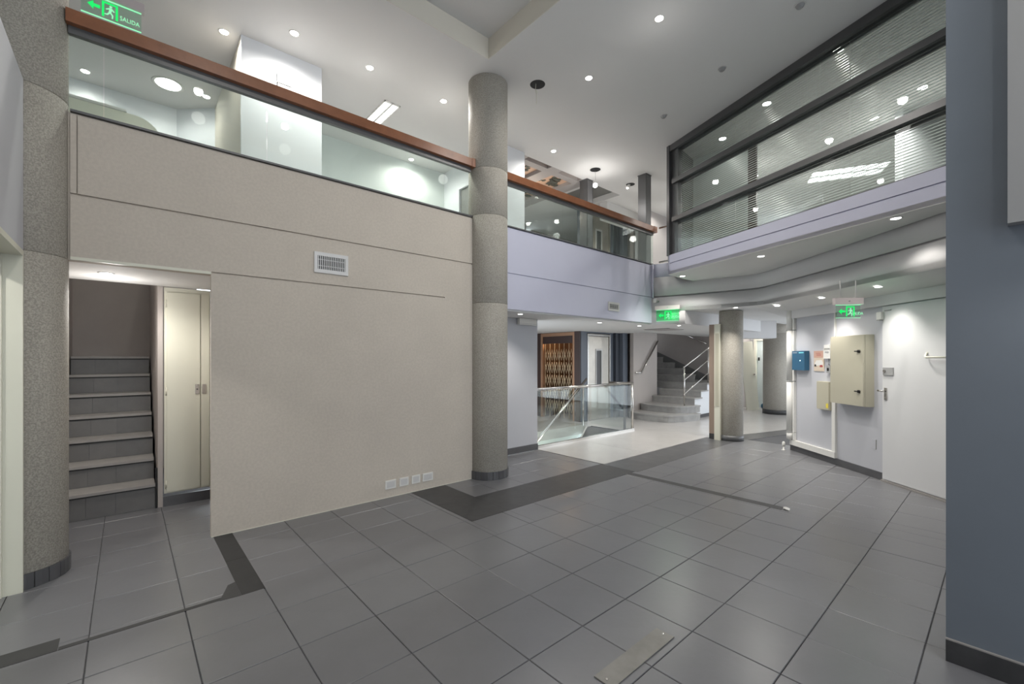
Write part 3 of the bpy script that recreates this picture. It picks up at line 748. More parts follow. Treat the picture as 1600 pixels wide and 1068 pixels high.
# drop beam with light wash
struct(MB().box(8.05, 9.3, 5.9, 6.1, 4.62, 5.0).build('trim_5', M['ceiling']))
struct(MB().box(9.3, 12.5, 5.6, 5.7, 2.93, 5.0).build('wall_upper_right', M['coffer']))
struct(MB().box(9.62, 10.8, 6.15, 6.2, 2.93, 5.0).build('wall_upper_mid', M['upwhite']))
shr = thing('short_rail', 'short stainless rail between the steel post and the office corner', 'railing', (7.42, 4.40, 3.27))
MB().tube([(.06, -.10, .66), (.02, -.62, .66)], .018, 8).build('rail', M['chrome'], shr)
MB().tube([(.06, -.10, .02), (.02, -.62, .02)], .018, 8).build('rail', M['chrome'], shr)
MB().tube([(.03, -.30, 0), (.03, -.30, .66)], .012, 8).build('post', M['chrome'], shr)
ud2 = struct(MB().box(10.3, 11.1, 5.57, 5.60, 2.93, 4.35).build('door_4', M['bulk']))
MB().box(10.36, 11.04, 5.56, 5.57, 2.95, 4.29).build('door_leaf', M['white'], ud2)

# ---- office interior
struct(MB().prism([gw(-.05, -.10), (7.5, 3.72), (7.5, 3.66), gw(.03, -.10)], 3.06, 5.0).build('wall_office_end', M['upgrey']))
struct(MB().box(7.50, 7.54, 2.75, 3.70, 3.06, 5.0).build('wall_office_panel', M['up']))
struct(MB().box(7.49, 7.55, 2.63, 2.75, 3.06, 5.0).build('trim_6', M['brown']))
struct(MB().prism([gw(-1.5, -5.2), gw(GL, -5.2), gw(GL, -5.3), gw(-1.5, -5.3)], 3.06, 5.0).build('wall_office_back', M['up']))
struct(MB().prism([gw(GL+.0, 0), gw(GL+.0, -5.3), gw(GL+.05, -5.3), gw(GL+.05, 0)], 3.06, 5.0).build('wall_office_near', M['up']))
struct(MB().prism([gw(1.9, -2.3), gw(2.0, -2.3), gw(2.0, -5.2), gw(1.9, -5.2)], 3.06, 5.0).build('wall_office_partition', M['upwhite']))
troffer('white fluorescent ceiling light seen through the office blinds', 10.2, 2.0, 5.0, .6, 1.2, R(25))

# ============================================================ LOBBY
# stairwell down
sw_ = struct(MB().box(5.12, 7.72, 6.30, 6.36, -2.4, -.2).box(5.12, 5.20, 5.22, 6.3, -2.4, -.2).box(5.2, 7.72, 5.16, 5.22, -2.4, -.2).build('wall_stairwell', M['up']))
ss = thing('descending_stairs', 'dark stone stairs going down inside the glass balustrade', 'stairs', (7.72, 5.76, 0))
for k in range(8):
    x = -.28*k
    MB().box(x-.30, x, -.53, .33, -.17*(k+1)-.03, -.17*(k+1)).build('tread', M['slate'], ss)
    MB().box(x-.02, x, -.53, .33, -.17*(k+1), -.17*k).build('riser', M['slate'], ss)
pts = [(0, .0), (0, -.12), (-2.2, -1.48), (-2.2, -1.30)]
MB().plate(pts, .335, .35).build('stringer', M['bulk'], ss)
MB().prism([(6.34-7.72, 5.24-5.76), (7.58-7.72, 6.10-5.76), (-.002, 6.10-5.76), (-.002, 5.24-5.76)], -.14, -.012).build('landing', M['slate'], ss)
MB().prism([(6.30-7.72, 5.24-5.76), (6.34-7.72, 5.24-5.76), (7.60-7.72, 6.10-5.76), (7.54-7.72, 6.10-5.76)], -.15, -.008).build('landing_edge', M['bulk'], ss)
lamp(6.0, 5.75, -.45, 16)  # hidden fill lamp, added to stand in for light from the floor below
# balustrade
bl = thing('glass_balustrade', 'glass balustrade with stainless rail around the stairwell in the lobby', 'balustrade', (6.55, 5.18, 0))
MB().tube([(-1.40, 0, .975), (1.40, 0, .975)], .024, 12).build('top_rail', M['chrome'], bl)
MB().tube([(1.38, 0, .975), (1.30, .12, .975), (1.28, .5, .975)], .022, 10).build('return_rail', M['chrome'], bl)
MB().box(-1.42, 1.42, -.03, .03, 0, .035).build('base_shoe', M['chrome'], bl)
for a, b in ((-1.38, -.45), (-.44, .49), (.50, 1.34)): MB().box(a, b, -.005, .005, .03, .93).build('glass_pane', M['glass'], bl)
MB().tube([(1.38, 0, 0), (1.38, 0, .975)], .026, 12).build('post', M['chrome'], bl)
MB().box(1.27, 1.30, .10, .14, 0, .95).build('post', M['steelgrey'], bl)
MB().box(1.281, 1.289, .14, 1.0, .03, .93).build('glass_pane', M['glass'], bl)
hr = thing('stairwell_handrail', 'slanting stainless handrail going down into the stairwell', 'handrail', (7.58, 6.15, 0))
MB().tube([(.06, 0, 1.04), (-1.5, 0, -.16)], .026, 12).build('rail', M['chrome'], hr)
MB().tube([(.0, .05, 0), (0, .05, .97)], .016, 8).build('post', M['chrome'], hr)
MB().tube([(-.15, 0, .88), (-.15, .10, .80)], .010, 6).build('bracket', M['chrome'], hr)
MB().box(-1.5, .10, .06, .068, -.3, .86).build('glass_pane', M['glass'], hr)
# lift block
lb = struct(MB().box(8.06, 9.3, 6.62, 8.6, 0, 5.0).build('wall_lift', M['liftgrey'])) if False else None
struct(MB().box(7.99, 8.22, 6.60, 6.72, 0, 5.0).box(9.13, 9.26, 6.60, 6.72, 0, 5.0).box(8.22, 9.13, 6.60, 6.72, 2.1, 2.93).box(8.22, 9.13, 6.60, 6.72, 4.95, 5).build('wall_lift', M['liftgrey']))
struct(MB().box(9.26, 9.42, 6.52, 6.72, 0, 5.0).build('wall_lift_pier', M['liftdark']))
struct(MB().box(9.42, 9.62, 6.42, 6.72, 0, 5.0).build('wall_lift_side', M['liftgrey']))
def lift_door(label, z):
    t = thing('lift_door', label, 'lift door', (8.675, 6.64, z))
    MB().box(-.455, -.41, -.05, .03, 0, 2.08).box(.41, .455, -.05, .03, 0, 2.08).box(-.41, .41, -.05, .03, 2.03, 2.08).build('frame', M['chrome'], t)
    p = MB()
    p.box(-.40, -.13, -.03, 0, .01, 2.02).box(.13, .40, -.03, 0, .01, 2.02).box(-.13, .13, -.03, 0, .01, .78).box(-.13, .13, -.03, 0, 1.72, 2.02)
    leaf = p.build('door_leaf', M['inox'], t)
    MB().box(-.13, -.095, -.04, 0, .78, 1.72).box(.095, .13, -.04, 0, .78, 1.72).box(-.095, .095, -.04, 0, .78, .82).box(-.095, .095, -.04, 0, 1.68, 1.72).build('vision_frame', M['alu'], leaf)
    MB().box(-.095, .095, -.02, -.01, .82, 1.68).build('vision_glass', M['mull'], leaf)
    MB().lathe([(.02, 0), (.025, .03), (.035, .05), (.02, .07)], 14).build('knob', M['chrome'], leaf).matrix_local = Matrix.Translation((.33, -.03, .78)) @ Matrix.Rotation(R(90), 4, 'X')
lift_door('stainless lift door with a narrow window in the ground-floor lobby', 0)
lift_door('stainless lift door with a narrow window upstairs behind the gallery glass', 2.93)
# old lift with folding gate (faces -x)
og = thing('lift_gate', 'brassy folding lattice gate of the old lift in a copper frame', 'lift gate', (8.0, 7.35, 0))
MB().box(-.02, .06, -.57, -.50, 0, 2.12).box(-.02, .06, .50, .57, 0, 2.12).box(-.02, .06, -.50, .50, 2.04, 2.12).build('frame', M['copper'], og)
MB().box(.0, .06, -.50, .50, 1.86, 2.04).build('header_panel', M['brown'], og)
MB().box(.9, .95, -.6, .6, 0, 2.1).box(.06, .9, .55, .6, 0, 2.1).box(.06, .9, -.6, -.57, 0, 2.1).box(.06, .9, -.6, .6, 2.1, 2.13).build('car', M['car'], og)
for k in range(7):
    y = -.48+.16*k
    MB().box(.055, .067, y-.005, y+.005, .03, 1.86).build('gate_bar', M['gate'], og)
lat = [.30, .62, .94, 1.26, 1.58]
for zc in lat[::1]:
    for k in range(12):
        for s in (-1, 1):
            y0 = -.48+.08*k
            MB().tube([(.05, y0, zc-.14*s), (.05, y0+.08, zc+.14*s)], .0065, 4).build('lattice_strip', M['gate'], og)
lamp(8.35, 7.3, 1.95, 9, .05, (1, .62, .32))
struct(MB().box(7.96, 8.02, 6.61, 6.78, 0, 2.15).build('trim_7', M['brown']))
struct(MB().box(8.0, 8.06, 7.92, 8.6, 0, 2.15).build('trim_8', M['brown']))
struct(MB().box(5.0, 8.1, 8.6, 8.7, 0, 5.0).build('wall_lobby_far', M['taupe']))
# main stair
struct(MB().box(9.62, 10.75, 6.25, 6.35, 0, 5.0).box(10.65, 10.75, 6.35, 8.6, 0, 5.0).build('wall_stair_left', M['taupe']))
struct(MB().box(13.0, 13.1, 5.0, 8.7, 0, 5.0).build('wall_stair_back', M['mauve']))
ms = thing('main_staircase', 'grey marble staircase with rounded bottom steps in the lobby', 'stairs', (10.5, 5.7, 0))
XS = [9.30, 9.80, 10.52, 10.86, 11.2, 11.54, 11.88, 12.22]
RS = .17
def roundstep(x0, y0, y1, bulge, x1):
    pts = []
    n = 14
    for k in range(n+1):
        f = k/n; y = y1+(y0-y1)*f
        pts.append((x0+bulge*max(0, 2*f-1)**4+.10*max(0, 1-4*f)**2, y))
    return [(x1, y1)]+pts+[(x1, y0)]
def st_local(pts): return [(x-10.5, y-5.7) for x, y in pts]
for k in range(8):
    z = RS*(k+1)
    y0, y1 = (4.88, 6.24) if k == 0 else ((4.98, 6.24) if k == 1 else (5.10, 6.24))
    bul = .85 if k == 0 else (.55 if k == 1 else 0.0)
    x1 = XS[k+1]+.05 if k < 7 else 12.95
    if k < 2: x1 = XS[k]+bul+.25
    if k < 2:
        MB().prism(st_local(roundstep(XS[k], y0, y1, bul, x1)), z-.035, z).build('tread', M['marble'], ms, .004)
        MB().prism(st_local(roundstep(XS[k]+.025, y0+.02, y1, bul, x1)), z-RS, z-.036).build('riser', M['marble'], ms)
    elif k < 5:
        if k == 4: x1, y1 = 12.95, 7.9
        MB().box(XS[k]-10.52, x1-10.5, y0-.02-5.7, y1-5.7, z-.035, z).build('tread', M['marble'], ms, .004)
        MB().box(XS[k]-10.5, XS[k]+.02-10.5, y0-5.7, y1-5.7, z-RS, z-.036).build('riser', M['marble'], ms)
        MB().box(XS[k]+.021-10.5, (x1-.05+.0208 if k < 4 else 12.95)-10.5, y0-5.7, y1-5.7, 0.0, z-.036).build('side_panel', M['upwhite'], ms)
# winding steps turning left towards the upper flight
WIND = [(11.54, 5.60, 6.25), (11.88, 6.10, 6.65), (12.18, 6.50, 7.0), (12.30, 6.95, 7.35), (12.40, 7.35, 7.6)]
for k, (xa, ya, yb) in enumerate(WIND):
    z = RS*(6+k)
    MB().prism(st_local([(xa-.02, ya-.02), (12.95, yb-.02), (12.95, 7.9), (xa-.02, 7.9)]), z-.035, z).build('tread', M['marble'], ms, .004)
    MB().prism(st_local([(xa, ya), (12.95, yb), (12.95, 7.88), (xa, 7.88)]), z-RS, z-.036).build('riser', M['marble'], ms)
MB().plate([(0, 0)]*0 or [(9.9-10.5, 0)]*0 or [(10.54-10.5, .0), (12.9-10.5, .0), (12.9-10.5, .085), (10.54-10.5, .085)], 5.095-5.7-.012, 5.095-5.7).build('skirting', M['skirt'], ms)
# diagonal skirting on the back wall
m = MB()
lo = [(12.985, 5.1, .62), (12.985, 7.6, 1.733), (12.985, 7.6, 1.2), (12.985, 5.1, .12)]
v0 = [m.bm.verts.new((x-10.5, y-5.7, z)) for x, y, z in lo]; v1 = [m.bm.verts.new((x-.015-10.5, y-5.7, z)) for x, y, z in lo]
m.bm.faces.new(v0[::-1]); m.bm.faces.new(v1)
for i in range(4): j = (i+1) % 4; m.bm.faces.new((v0[i], v0[j], v1[j], v1[i]))
m.build('wall_skirting', M['riser'], ms)
rl = thing('stair_railing', 'open stainless railing with two posts on the marble staircase', 'railing', (10.2, 5.2, .34))
P1, P2 = (0, 0), (1.42, .06)
MB().tube([(0, 0, 0), (0, 0, .96)], .018, 10).build('post', M['chrome'], rl)
MB().tube([(1.42, .06, .50), (1.42, .06, 1.42)], .018, 10).build('post', M['chrome'], rl)
for z, n in ((.94, 'top_rail'), (.62, 'mid_rail'), (.28, 'mid_rail')):
    MB().tube([(-.03, 0, z-.01), (1.42, .06, z+.48), (1.62, .07, z+.55)], .017 if n == 'top_rail' else .012, 10).build(n, M['chrome'], rl)
wr = thing('wall_handrail', 'stainless handrail on the beige wall left of the marble staircase', 'handrail', (9.9, 6.2, 0))
MB().tube([(-.25, 0, 1.13), (0, 0, 1.125), (.80, 0, 1.96)], .022, 10).build('rail', M['chrome'], wr)
for x, z in ((-.1, 1.128), (.35, 1.49)): MB().tube([(x, 0, z), (x, .05, z-.03)], .010, 6).build('bracket', M['chrome'], wr)
ur = thing('wall_handrail', 'stainless handrail high on the back wall of the staircase', 'handrail', (12.93, 6.2, 2.06))
MB().tube([(0, .30, .14), (0, -.30, -.14)], .022, 10).build('rail', M['chrome'], ur)
for s in (-.2, .2): MB().tube([(0, s, s*.46), (.06, s, s*.46-.03)], .010, 6).build('bracket', M['chrome'], ur)
# partition by the slim column
pt = thing('partition_post', 'brown and cream partition end beside the slim grey column', 'partition', (8.2, 3.62, 0))
MB().box(-.05, .07, -.06, .05, .10, 2.12).build('brown_post', M['umber'], pt)
MB().box(-.05, .07, -.06, .05, 0, .10).build('skirting', M['slate'], pt)
MB().box(-.10, .02, -.17, -.065, 0, 2.12).build('cream_post', M['cream'], pt, .003)
MB().box(-.108, -.10, -.145, -.085, .62, 1.95).build('inset_panel', M['cabinet'], pt)
# corridor end
struct(MB().box(14.6, 14.7, 1.0, 9.2, 0, 2.42).build('wall_corridor_end', M['upwhite']))
struct(MB().prism([(13.1, 5.30), (14.6, 5.30), (14.6, 5.40), (13.1, 5.40)], 0, 2.42).build('wall_corridor_left', M['mauve']))
lp = thing('leaning_door', 'cream door panel leaning against the corridor wall', 'door panel', (13.55, 4.84, 0), R(-50))
pan = MB().box(-.17, .17, -.02, .02, 0, 1.98).build('panel', M['creamdoor'], lp, .003)
pan.matrix_local = Matrix.Rotation(R(-4.5), 4, 'Y') @ Matrix.Rotation(R(-3), 4, 'X')
kn = MB().lathe([(.02, 0), (.025, .04), (.012, .05)], 12).build('knob', M['chrome'], pan)
kn.matrix_local = Matrix.Translation((.13, -.02, 1.02)) @ Matrix.Rotation(R(90), 4, 'X')
cd = struct(MB().box(14.48, 14.58, 4.65, 4.72, 0, 2.1).box(14.48, 14.58, 5.08, 5.15, 0, 2.1).box(14.48, 14.58, 4.72, 5.08, 2.03, 2.1).build('door_5', M['cream']))
MB().box(14.52, 14.54, 4.72, 5.08, .02, 2.03).build('glass_leaf', M['glass'], cd)
MB().box(14.49, 14.52, 4.99, 5.03, 1.42, 1.52).build('lock', M['black'], cd)
bk = thing('blue_bag', 'small blue bag on the floor at the end of the corridor', 'bag', (14.2, 4.72, 0))
MB().lathe([(.10, 0), (.13, .05), (.12, .12), (.06, .17), (.03, .16)], 14).build('body', M['blue'], bk)
MB().tube([(-.05, 0, .15), (-.03, 0, .21), (.03, 0, .21), (.05, 0, .15)], .008, 6).build('handle', M['blue'], bk)

# ============================================================ WALL DETAILS
def vent(label, x, y, z, w, h, n, sw, rotz=0):
    t = thing('air_vent', label, 'vent', (x, y, z), rotz)
    MB().box(-w/2, w/2, -.012, 0, h/2-.035, h/2).box(-w/2, w/2, -.012, 0, -h/2, -h/2+.035).box(-w/2, -w/2+.03, -.012, 0, -h/2+.035, h/2-.035).box(w/2-.03, w/2, -.012, 0, -h/2+.035, h/2-.035).build('frame', M['alu'], t, .002)
    MB().box(-w/2+.03, w/2-.03, -.001, 0, -h/2+.035, h/2-.035).build('backing', M['black'], t)
    for k in range(n):
        x_ = -w/2+.03+(w-.06)*(k+.5)/n
        MB().box(x_-sw, x_+sw, -.010, -.002, -h/2+.035, h/2-.035).build('slat', M['alu'], t)
    for q in (-.3, .3): MB().box(-w/2+.03, w/2-.03, -.005, -.002, q*h*.5-.003, q*h*.5+.003).build('cross_bar', M['alu'], t)
vent('square white air vent with vertical slats on the beige wall', 1.512, 4.40, 2.425, .325, .20, 15, .0035)
vent('small white air vent on the pale wall right of the tall column', 6.178, 4.40, 2.366, .31, .15, 9, .0022)
for (x, w, lab) in ((2.136, .12, 'leftmost'), (2.294, .108, 'second from left'), (2.44, .104, 'third from left'), (2.592, .134, 'rightmost')):
    t = thing('wall_socket', '%s of the four white socket plates low on the beige wall' % lab, 'socket', (x, 4.40, .138), 0, 'socket plates low on the beige wall')
    MB().box(-w/2, w/2, -.008, 0, -.045, .045).build('plate', M['plastic'], t, .003)
    MB().box(-w/2+.015, w/2-.015, -.010, -.008, -.03, .03).build('insert', M['alu'], t)
sb = thing('wall_box', 'white plastic box high on the pale wall below the soffit right of the tall column', 'wall box', (4.80, 5.085, 2.07))
MB().box(-.20, .17, -.06, .0, -.045, .055).build('body', M['plastic'], sb, .006)
MB().box(-.20, .17, -.062, -.06, -.03, -.026).build('seam', M['greyplastic'], sb)
cp = thing('conduit', 'thin pale conduit dropping from the gallery railing to a small camera', 'conduit', (7.36, 4.365, 2.6))
MB().tube([(0, 0, .66), (0, 0, .02)], .018, 10).build('pipe', M['fascia'], cp)
MB().lathe([(.022, .645), (.022, .665)], 12).build('collar', M['alu'], cp)
sc = thing('security_camera', 'tiny white camera at the foot of the conduit near the exit sign', 'camera', (7.40, 4.33, 2.56))
MB().box(-.03, .03, -.03, .03, -.03, .04).build('body', M['plastic'], sc, .006)
MB().tube([(0, -.03, 0), (0, -.06, -.01)], .018, 10).build('lens_barrel', M['greyplastic'], sc)

# ---- exit signs
def text_mesh(body, size, mt, depth=.002):
    cu = bpy.data.curves.new('lettering', 'FONT'); cu.body = body; cu.size = size; cu.extrude = depth/2
    cu.align_x = 'CENTER'; cu.resolution_u = 3
    o = bpy.data.objects.new('lettering', cu); COL.objects.link(o)
    bpy.context.view_layer.update()
    dg = bpy.context.evaluated_depsgraph_get()
    me = bpy.data.meshes.new_from_object(o.evaluated_get(dg))
    bpy.data.objects.remove(o); bpy.data.curves.remove(cu)
    me.materials.clear(); me.materials.append(mt)
    return me
def exit_sign(label, loc, rotz, w, h, housing, rods=0.0):
    """local x = width, -y = front, z up; origin at the top middle of the plate"""
    t = thing('exit_sign', label, 'exit sign', loc, rotz); ac = M['acrylic'] if not rods else M['clearplate']
    p = MB().box(-w/2, w/2, -.004, .004, -h, 0).build('plate', ac, t)
    MB().box(-w/2, w/2, -.006, .006, -.006, 0).build('lit_edge', M['palegreen'], p)
    MB().box(-w/2, w/2, -.006, .006, -h, -h+.005).build('lit_edge', M['palegreen'], p)
    u = h/10.0
    f0, f1 = -.0075, -.0055
    ax = -w*.40
    MB().plate([(ax, -5*u), (ax+2.2*u, -2.9*u), (ax+2.2*u, -4.2*u), (ax+4.6*u, -4.2*u), (ax+4.6*u, -5.8*u), (ax+2.2*u, -5.8*u), (ax+2.2*u, -7.1*u)], f0, f1).build('arrow', M['green'], p)
    dx = ax+5.2*u
    MB().box(dx, dx+.9*u, f0, f1, -8.8*u, -1.2*u).box(dx+5.1*u, dx+6*u, f0, f1, -8.8*u, -1.2*u).box(dx+.9*u, dx+5.1*u, f0, f1, -2.1*u, -1.2*u).build('door_symbol', M['green'], p)
    mx = dx+3.0*u
    man = MB()
    n = 10
    man.plate([(mx+.3*u+.55*u*math.cos(2*math.pi*k/n), -3.0*u+.55*u*math.sin(2*math.pi*k/n)) for k in range(n)], f0, f1)
    man.plate([(mx-.2*u, -3.7*u), (mx+.9*u, -3.7*u), (mx+.5*u, -5.9*u), (mx-.5*u, -5.9*u)], f0, f1)
    man.plate([(mx-.2*u, -3.7*u), (mx-1.6*u, -4.6*u), (mx-1.4*u, -5.0*u), (mx-.1*u, -4.3*u)], f0, f1)
    man.plate([(mx+.8*u, -3.8*u), (mx+1.8*u, -4.9*u), (mx+1.4*u, -5.2*u), (mx+.6*u, -4.5*u)], f0, f1)
    man.plate([(mx-.4*u, -5.8*u), (mx-1.2*u, -7.0*u), (mx-2.0*u, -7.0*u), (mx-2.0*u, -7.5*u), (mx-.9*u, -7.5*u), (mx+.2*u, -6.1*u)], f0, f1)
    man.plate([(mx+.5*u, -5.8*u), (mx+1.3*u, -7.0*u), (mx+1.1*u, -8.6*u), (mx+.6*u, -8.6*u), (mx+.7*u, -7.2*u), (mx-.2*u, -6.0*u)], f0, f1)
    man.build('running_figure', M['palegreen'], p)
    me = text_mesh('SALIDA', 3.0*u, M['palegreen'])
    mk('lettering', me, p, (dx+6*u+(w/2-dx-6*u)*.5, -.0065, -7.6*u), (R(90), 0, 0)).scale = (.78, 1, 1)
    if housing:
        MB().box(-w/2-.02, w/2+.02, -.028, .028, .002, .075).build('housing', M['housing'], t, .004)
        MB().tube([(0, -.028, .04), (0, -.033, .04)], .008, 8).build('test_button', M['greyplastic'], t)
    if rods:
        for s in (-.32, .32): MB().tube([(s*w, 0, .075), (s*w, 0, .075+rods)], .006, 6).build('rod', M['alu'], t)
    return t
FR = math.atan2(-.56, .18)
exit_sign('green exit sign mounted on the pale bulkhead above the lobby opening', (7.435, 4.11, 2.385), math.atan2(3.937-4.303, 7.529-7.411), .40, .205, True)
exit_sign('green exit sign hanging on rods above the large beige cabinet', (6.10, 1.182, 2.10), math.atan2(-HEAD, 1) if False else -HEAD+R(-6), .255, .15, True, .20)
exit_sign('green exit sign hanging upstairs behind the handrail at upper left', (-.09, 4.92, 4.455), 0, .37, .165, True, .45)
lamp(7.36, 4.0, 2.27, .8, .06, (.1, 1, .35))
lamp(6.25, 1.10, 2.05, .55, .06, (.1, 1, .35))

# ============================================================ LIGHT FITTINGS
HALL = [(4.12, 2.37, 1.15, 'bright downlight in the hall ceiling nearest the camera, left of the office glass'),
        (4.336, 3.458, .25, 'bright downlight in the hall ceiling right of the open cable hole'),
        (5.42, 5.073, .45, 'small bright downlight right of the tall column, above the coffered ceiling edge')]
for x, y, k, lab in HALL:
    downlight(x, y, CZ, lab); ceiling_lamp(x, y, CZ, HALL_W*k)
# downlights added out of view in tray and rear ceiling, to brighten the hall
for (x, y, z, k), wh in zip(((.75, 1.4, CZ+.24, .88), (1.9, 1.2, CZ+.24, .40), (.75, -1.5, CZ, .75), (2.2, -1.8, CZ, .5)), ('in the ceiling tray, nearer the left wall', 'in the ceiling tray, nearer the dark blue wall', 'by the street front, on the left', 'by the street front, on the right')):
    downlight(x, y, z, 'added downlight %s, unseen above the camera' % wh, .055); ceiling_lamp(x, y, z, HALL_W*k)
UP = [(3.24, 5.08, 'bright downlight in the ceiling just left of the tall column'),
      (2.202, 5.085, 'bright downlight above the handrail, between thermostat and troffer'),
      (1.357, 5.083, 'bright downlight above the thermostat wall at the top edge'),
      (.785, 5.563, 'bright downlight above the cream side wall at upper left'),
      (-.379, 7.45, 'small downlight seen through the glass beside the leftmost column'),
      (.802, 7.1, 'small downlight seen through the glass right of the round ceiling lamp'),
      (3.766, 6.95, 'small downlight by the back wall left of the tall column, seen through glass')]
for x, y, lab in UP:
    downlight(x, y, CZ, lab)
for x, y, k in ((3.24, 5.08, 1.2), (2.202, 5.085, 1.2), (1.357, 5.083, 1.0), (.785, 5.563, .5), (-.379, 7.45, .2), (.40, 7.1, .45), (3.766, 6.7, 1.1)): ceiling_lamp(x, y, CZ, UP_W*k, .03)
bigl = thing('round_ceiling_lamp', 'large round recessed ceiling lamp seen through the left glass', 'ceiling light', (.40, 7.1, CZ))
MB().lathe([(.13, 0.0), (.165, -.012), (.17, -.004), (.17, .001)], 32, cap=False).build('trim_ring', M['plastic'], bigl)
MB().lathe([(.128, -.006), (.13, 0)], 32).build('lens', M['lamp'], bigl)
OFF = [(6.067, 1.263, 'largest downlight behind the top office blind'), (6.61, 2.184, 'second downlight behind the top office blind, left of the largest'),
       (7.137, 3.0, 'leftmost downlight behind the top office blind, near the corner post'), (7.735, .715, 'bright downlight behind the middle office blind next to the dark blue wall'),
       (8.195, 1.277, 'small downlight low behind the middle office blind'), (9.066, 3.2, 'downlight behind the far end of the bottom office blind'),
       (9.707, 1.0, 'downlight behind the bottom office blind next to the dark blue wall')]
for x, y, lab in OFF: downlight(x, y, CZ, lab, .07)
for x, y in ((8.195, 1.277), (8.6, 2.9), (7.735, .715), (9.9, 2.4)): ceiling_lamp(x, y, CZ, OFFICE_W, .03)
for x, y in ((6.61, 2.184), (7.137, 3.0), (6.067, 1.263)): spot(x, y, CZ-.03, OFFICE_W*.035, 165, .6, r=.05)
for x, y in ((7.9, 5.0), (9.3, 5.2), (6.4, 8.0), (9.9, 4.6)): ceiling_lamp(x, y, CZ, 30, .03)
LOW = [(6.319, 4.795, 2.13, 'downlight in the lobby soffit under the small air vent'), (7.508, 4.743, 2.13, 'downlight in the lobby soffit left of the green bulkhead exit sign'),
       (8.012, 4.19, 2.13, 'downlight in the lobby soffit under the green bulkhead exit sign'), (4.222, 4.601, 2.13, 'downlight in the soffit right beside the tall column'),
       (10.2, 4.35, 2.13, 'small downlight in the lobby soffit before the marble staircase')]
for x, y, z, lab in LOW:
    downlight(x, y, z, lab, .05); spot(x, y, z-.02, LOW_W*.8, 120, .8)
LO2 = [(7.80, 3.06, 2.363, 1.0, 'bright downlight left of the slim column, under the curved bulkhead'), (7.72, 2.40, 2.325, .75, 'downlight at the top of the corner duct on the right wall'),
       (7.15, 1.67, 2.325, .95, 'downlight in the soffit beside the hanging exit sign'), (6.54, .98, 2.325, .8, 'downlight in the soffit above the white door'), (9.9, 3.05, 2.38, 1.0, 'downlight in the corridor soffit by the stout column')]
for x, y, z, k, lab in LO2:
    downlight(x, y, z, lab, .05); spot(x, y, z-.03, LOW_W*k*1.25, 98, .95)
UN = [(6.429, 2.195, 'downlight under the middle of the office box'), (5.68, .72, 'downlight under the office box beside the dark blue wall'), (7.0, 3.60, 'downlight at the far corner under the office box')]
for x, y, lab in UN:
    downlight(x, y, 2.875, lab, .055); spot(x, y, 2.85, LOW_W*(.8 if y < 1 else 1.3), 105 if y < 1 else 140, .8)
downlight(-.13, 5.05, 2.22, 'lone downlight in the low ceiling over the narrow stairs', .055); spot(-.13, 5.05, 2.17, 40, 165, .6); lamp(-.1, 5.3, 1.95, 7, .06)  # the point lamp is added fill for the niche, without a fitting
for x, y, z, w in ((11.7, 6.2, 3.4, 2.0), (13.9, 4.4, 2.15, 1.3)):
    lamp(x, y, z, LOBBY_W*w)  # fill lamps added without fittings, for the marble stairs and the corridor
for x, y in ((9.2, 5.3), (7.0, 7.4), (11.9, 3.3)):
    downlight(x, y, 2.13 if y > 3.9 else 2.36, {9.2: 'downlight in the lobby soffit before the steel lift door', 7.0: 'downlight in the lobby soffit before the lattice lift gate', 11.9: 'farthest downlight in the corridor soffit'}[x], .05)
    spot(x, y, 2.09 if y > 3.9 else 2.3, LOBBY_W*1.3, 140, .9)
# smoke heads
for x, y, lab in ((5.40, 2.277, 'grey ceiling detector in the middle of the three along the office glass'), (5.825, 3.281, 'farthest of the three grey ceiling detectors along the office glass'), (5.01, 1.355, 'nearest of the three grey ceiling detectors, at the top edge')):
    t = thing('ceiling_detector', lab, 'detector', (x, y, CZ))
    MB().lathe([(.018, -.035), (.03, -.025), (.04, -.004), (.045, 0)], 18).build('head', M['greyplastic'], t)
    MB().lathe([(.05, -.003), (.052, 0)], 18).build('base_ring', M['alu'], t)
ho = thing('cable_hole', 'open black round hole with a dangling wire in the hall ceiling', 'ceiling hole', (3.946, 3.973, CZ))
MB().lathe([(.095, -.002), (.097, 0)], 32).build('hole', M['dark'], ho)
MB().tube([(-.03, 0, 0), (-.028, .01, -.08), (-.01, .01, -.12), (-.02, .0, -.26)], .003, 5).build('wire', M['cream'], ho)
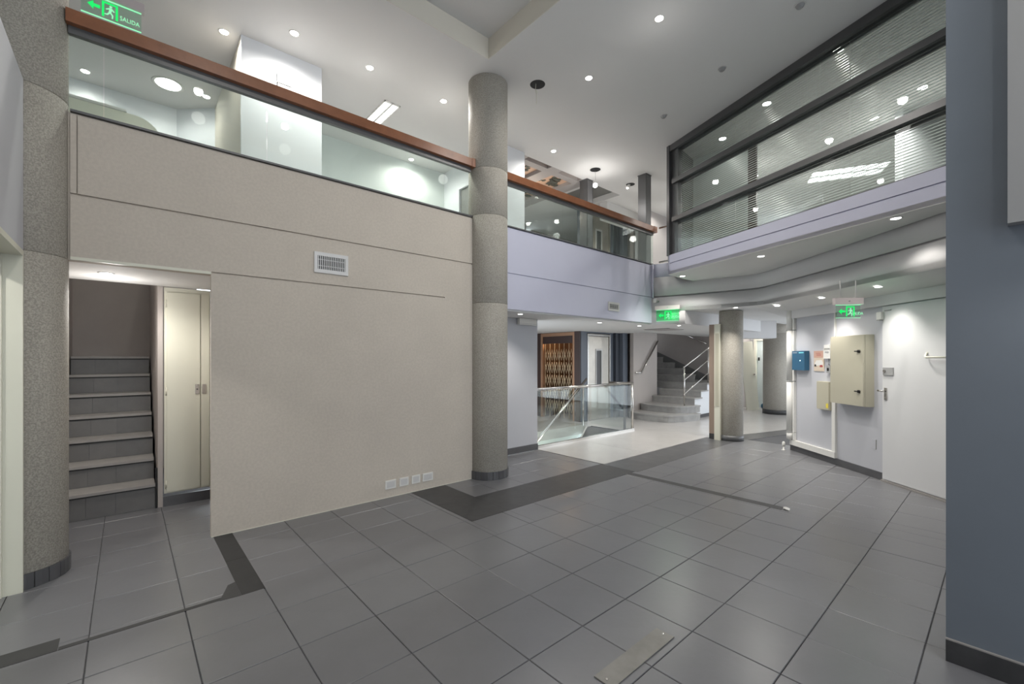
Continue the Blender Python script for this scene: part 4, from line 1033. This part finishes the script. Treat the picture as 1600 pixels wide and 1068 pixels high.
MB().tube([(-.02, .01, -.07), (.005, .01, -.10), (-.01, .01, -.12)], .003, 5).build('wire', M['cream'], ho)
hb = thing('hanging_lamp', 'bare lamp hanging on a wire from a black ceiling hole beyond the railing', 'lamp', (6.535, 5.061, CZ))
MB().lathe([(.095, -.002), (.097, 0)], 24).build('hole', M['dark'], hb)
MB().tube([(0, 0, 0), (.01, 0, -.15), (0, 0, -.25)], .003, 5).build('wire', M['greyplastic'], hb)
MB().lathe([(.015, -.33), (.04, -.31), (.04, -.27), (.015, -.25)], 16).build('bulb', M['lamp'], hb)
lamp(6.535, 5.061, 4.6, 10)
sp_ = thing('ceiling_spotlight', 'small tilted spotlight in a dark ceiling hole washing the ceiling left of the steel post', 'spotlight', (7.622, 5.02, CZ))
MB().lathe([(.085, -.002), (.087, 0)], 24).build('hole', M['dark'], sp_)
MB().tube([(-.05, 0, -.02), (-.10, .0, -.10)], .03, 12).build('head', M['plastic'], sp_)
MB().lathe([(.024, -.002), (.024, .0)], 14).build('lens', M['lamp'], sp_).location = (-.10, 0, -.105)
hat = thing('ceiling_hatch', 'half-open grey hatch panel in the lobby soffit before the marble staircase', 'hatch', (8.9, 5.0, 2.13))
MB().box(-.3, .3, -.3, .3, -.012, -.002).build('panel', M['coffer'], hat)
MB().box(-.36, -.31, -.3, .3, -.003, -.001).build('gap', M['black'], hat)
scp = thing('paper_scrap', 'small crumpled white scrap at the end of the dark floor strip', 'scrap', (4.90, 1.44, .002), .4)
m = MB()
ps = [(-.035, -.02, .0), (.0, -.03, .012), (.04, -.015, .0), (.045, .02, .010), (.005, .03, .002), (-.03, .025, .014), (.005, .0, .022)]
vs = [m.bm.verts.new(p) for p in ps]
for i in range(6): m.bm.faces.new((vs[i], vs[(i+1) % 6], vs[6]))
m.bm.faces.new(vs[:6][::-1])
m.build('paper', M['plastic'], scp)
MB().prism([(.05, -.01), (.075, 0), (.06, .015)], 0, .004).build('torn_piece', M['plastic'], scp)
print('objects', len(bpy.data.objects))
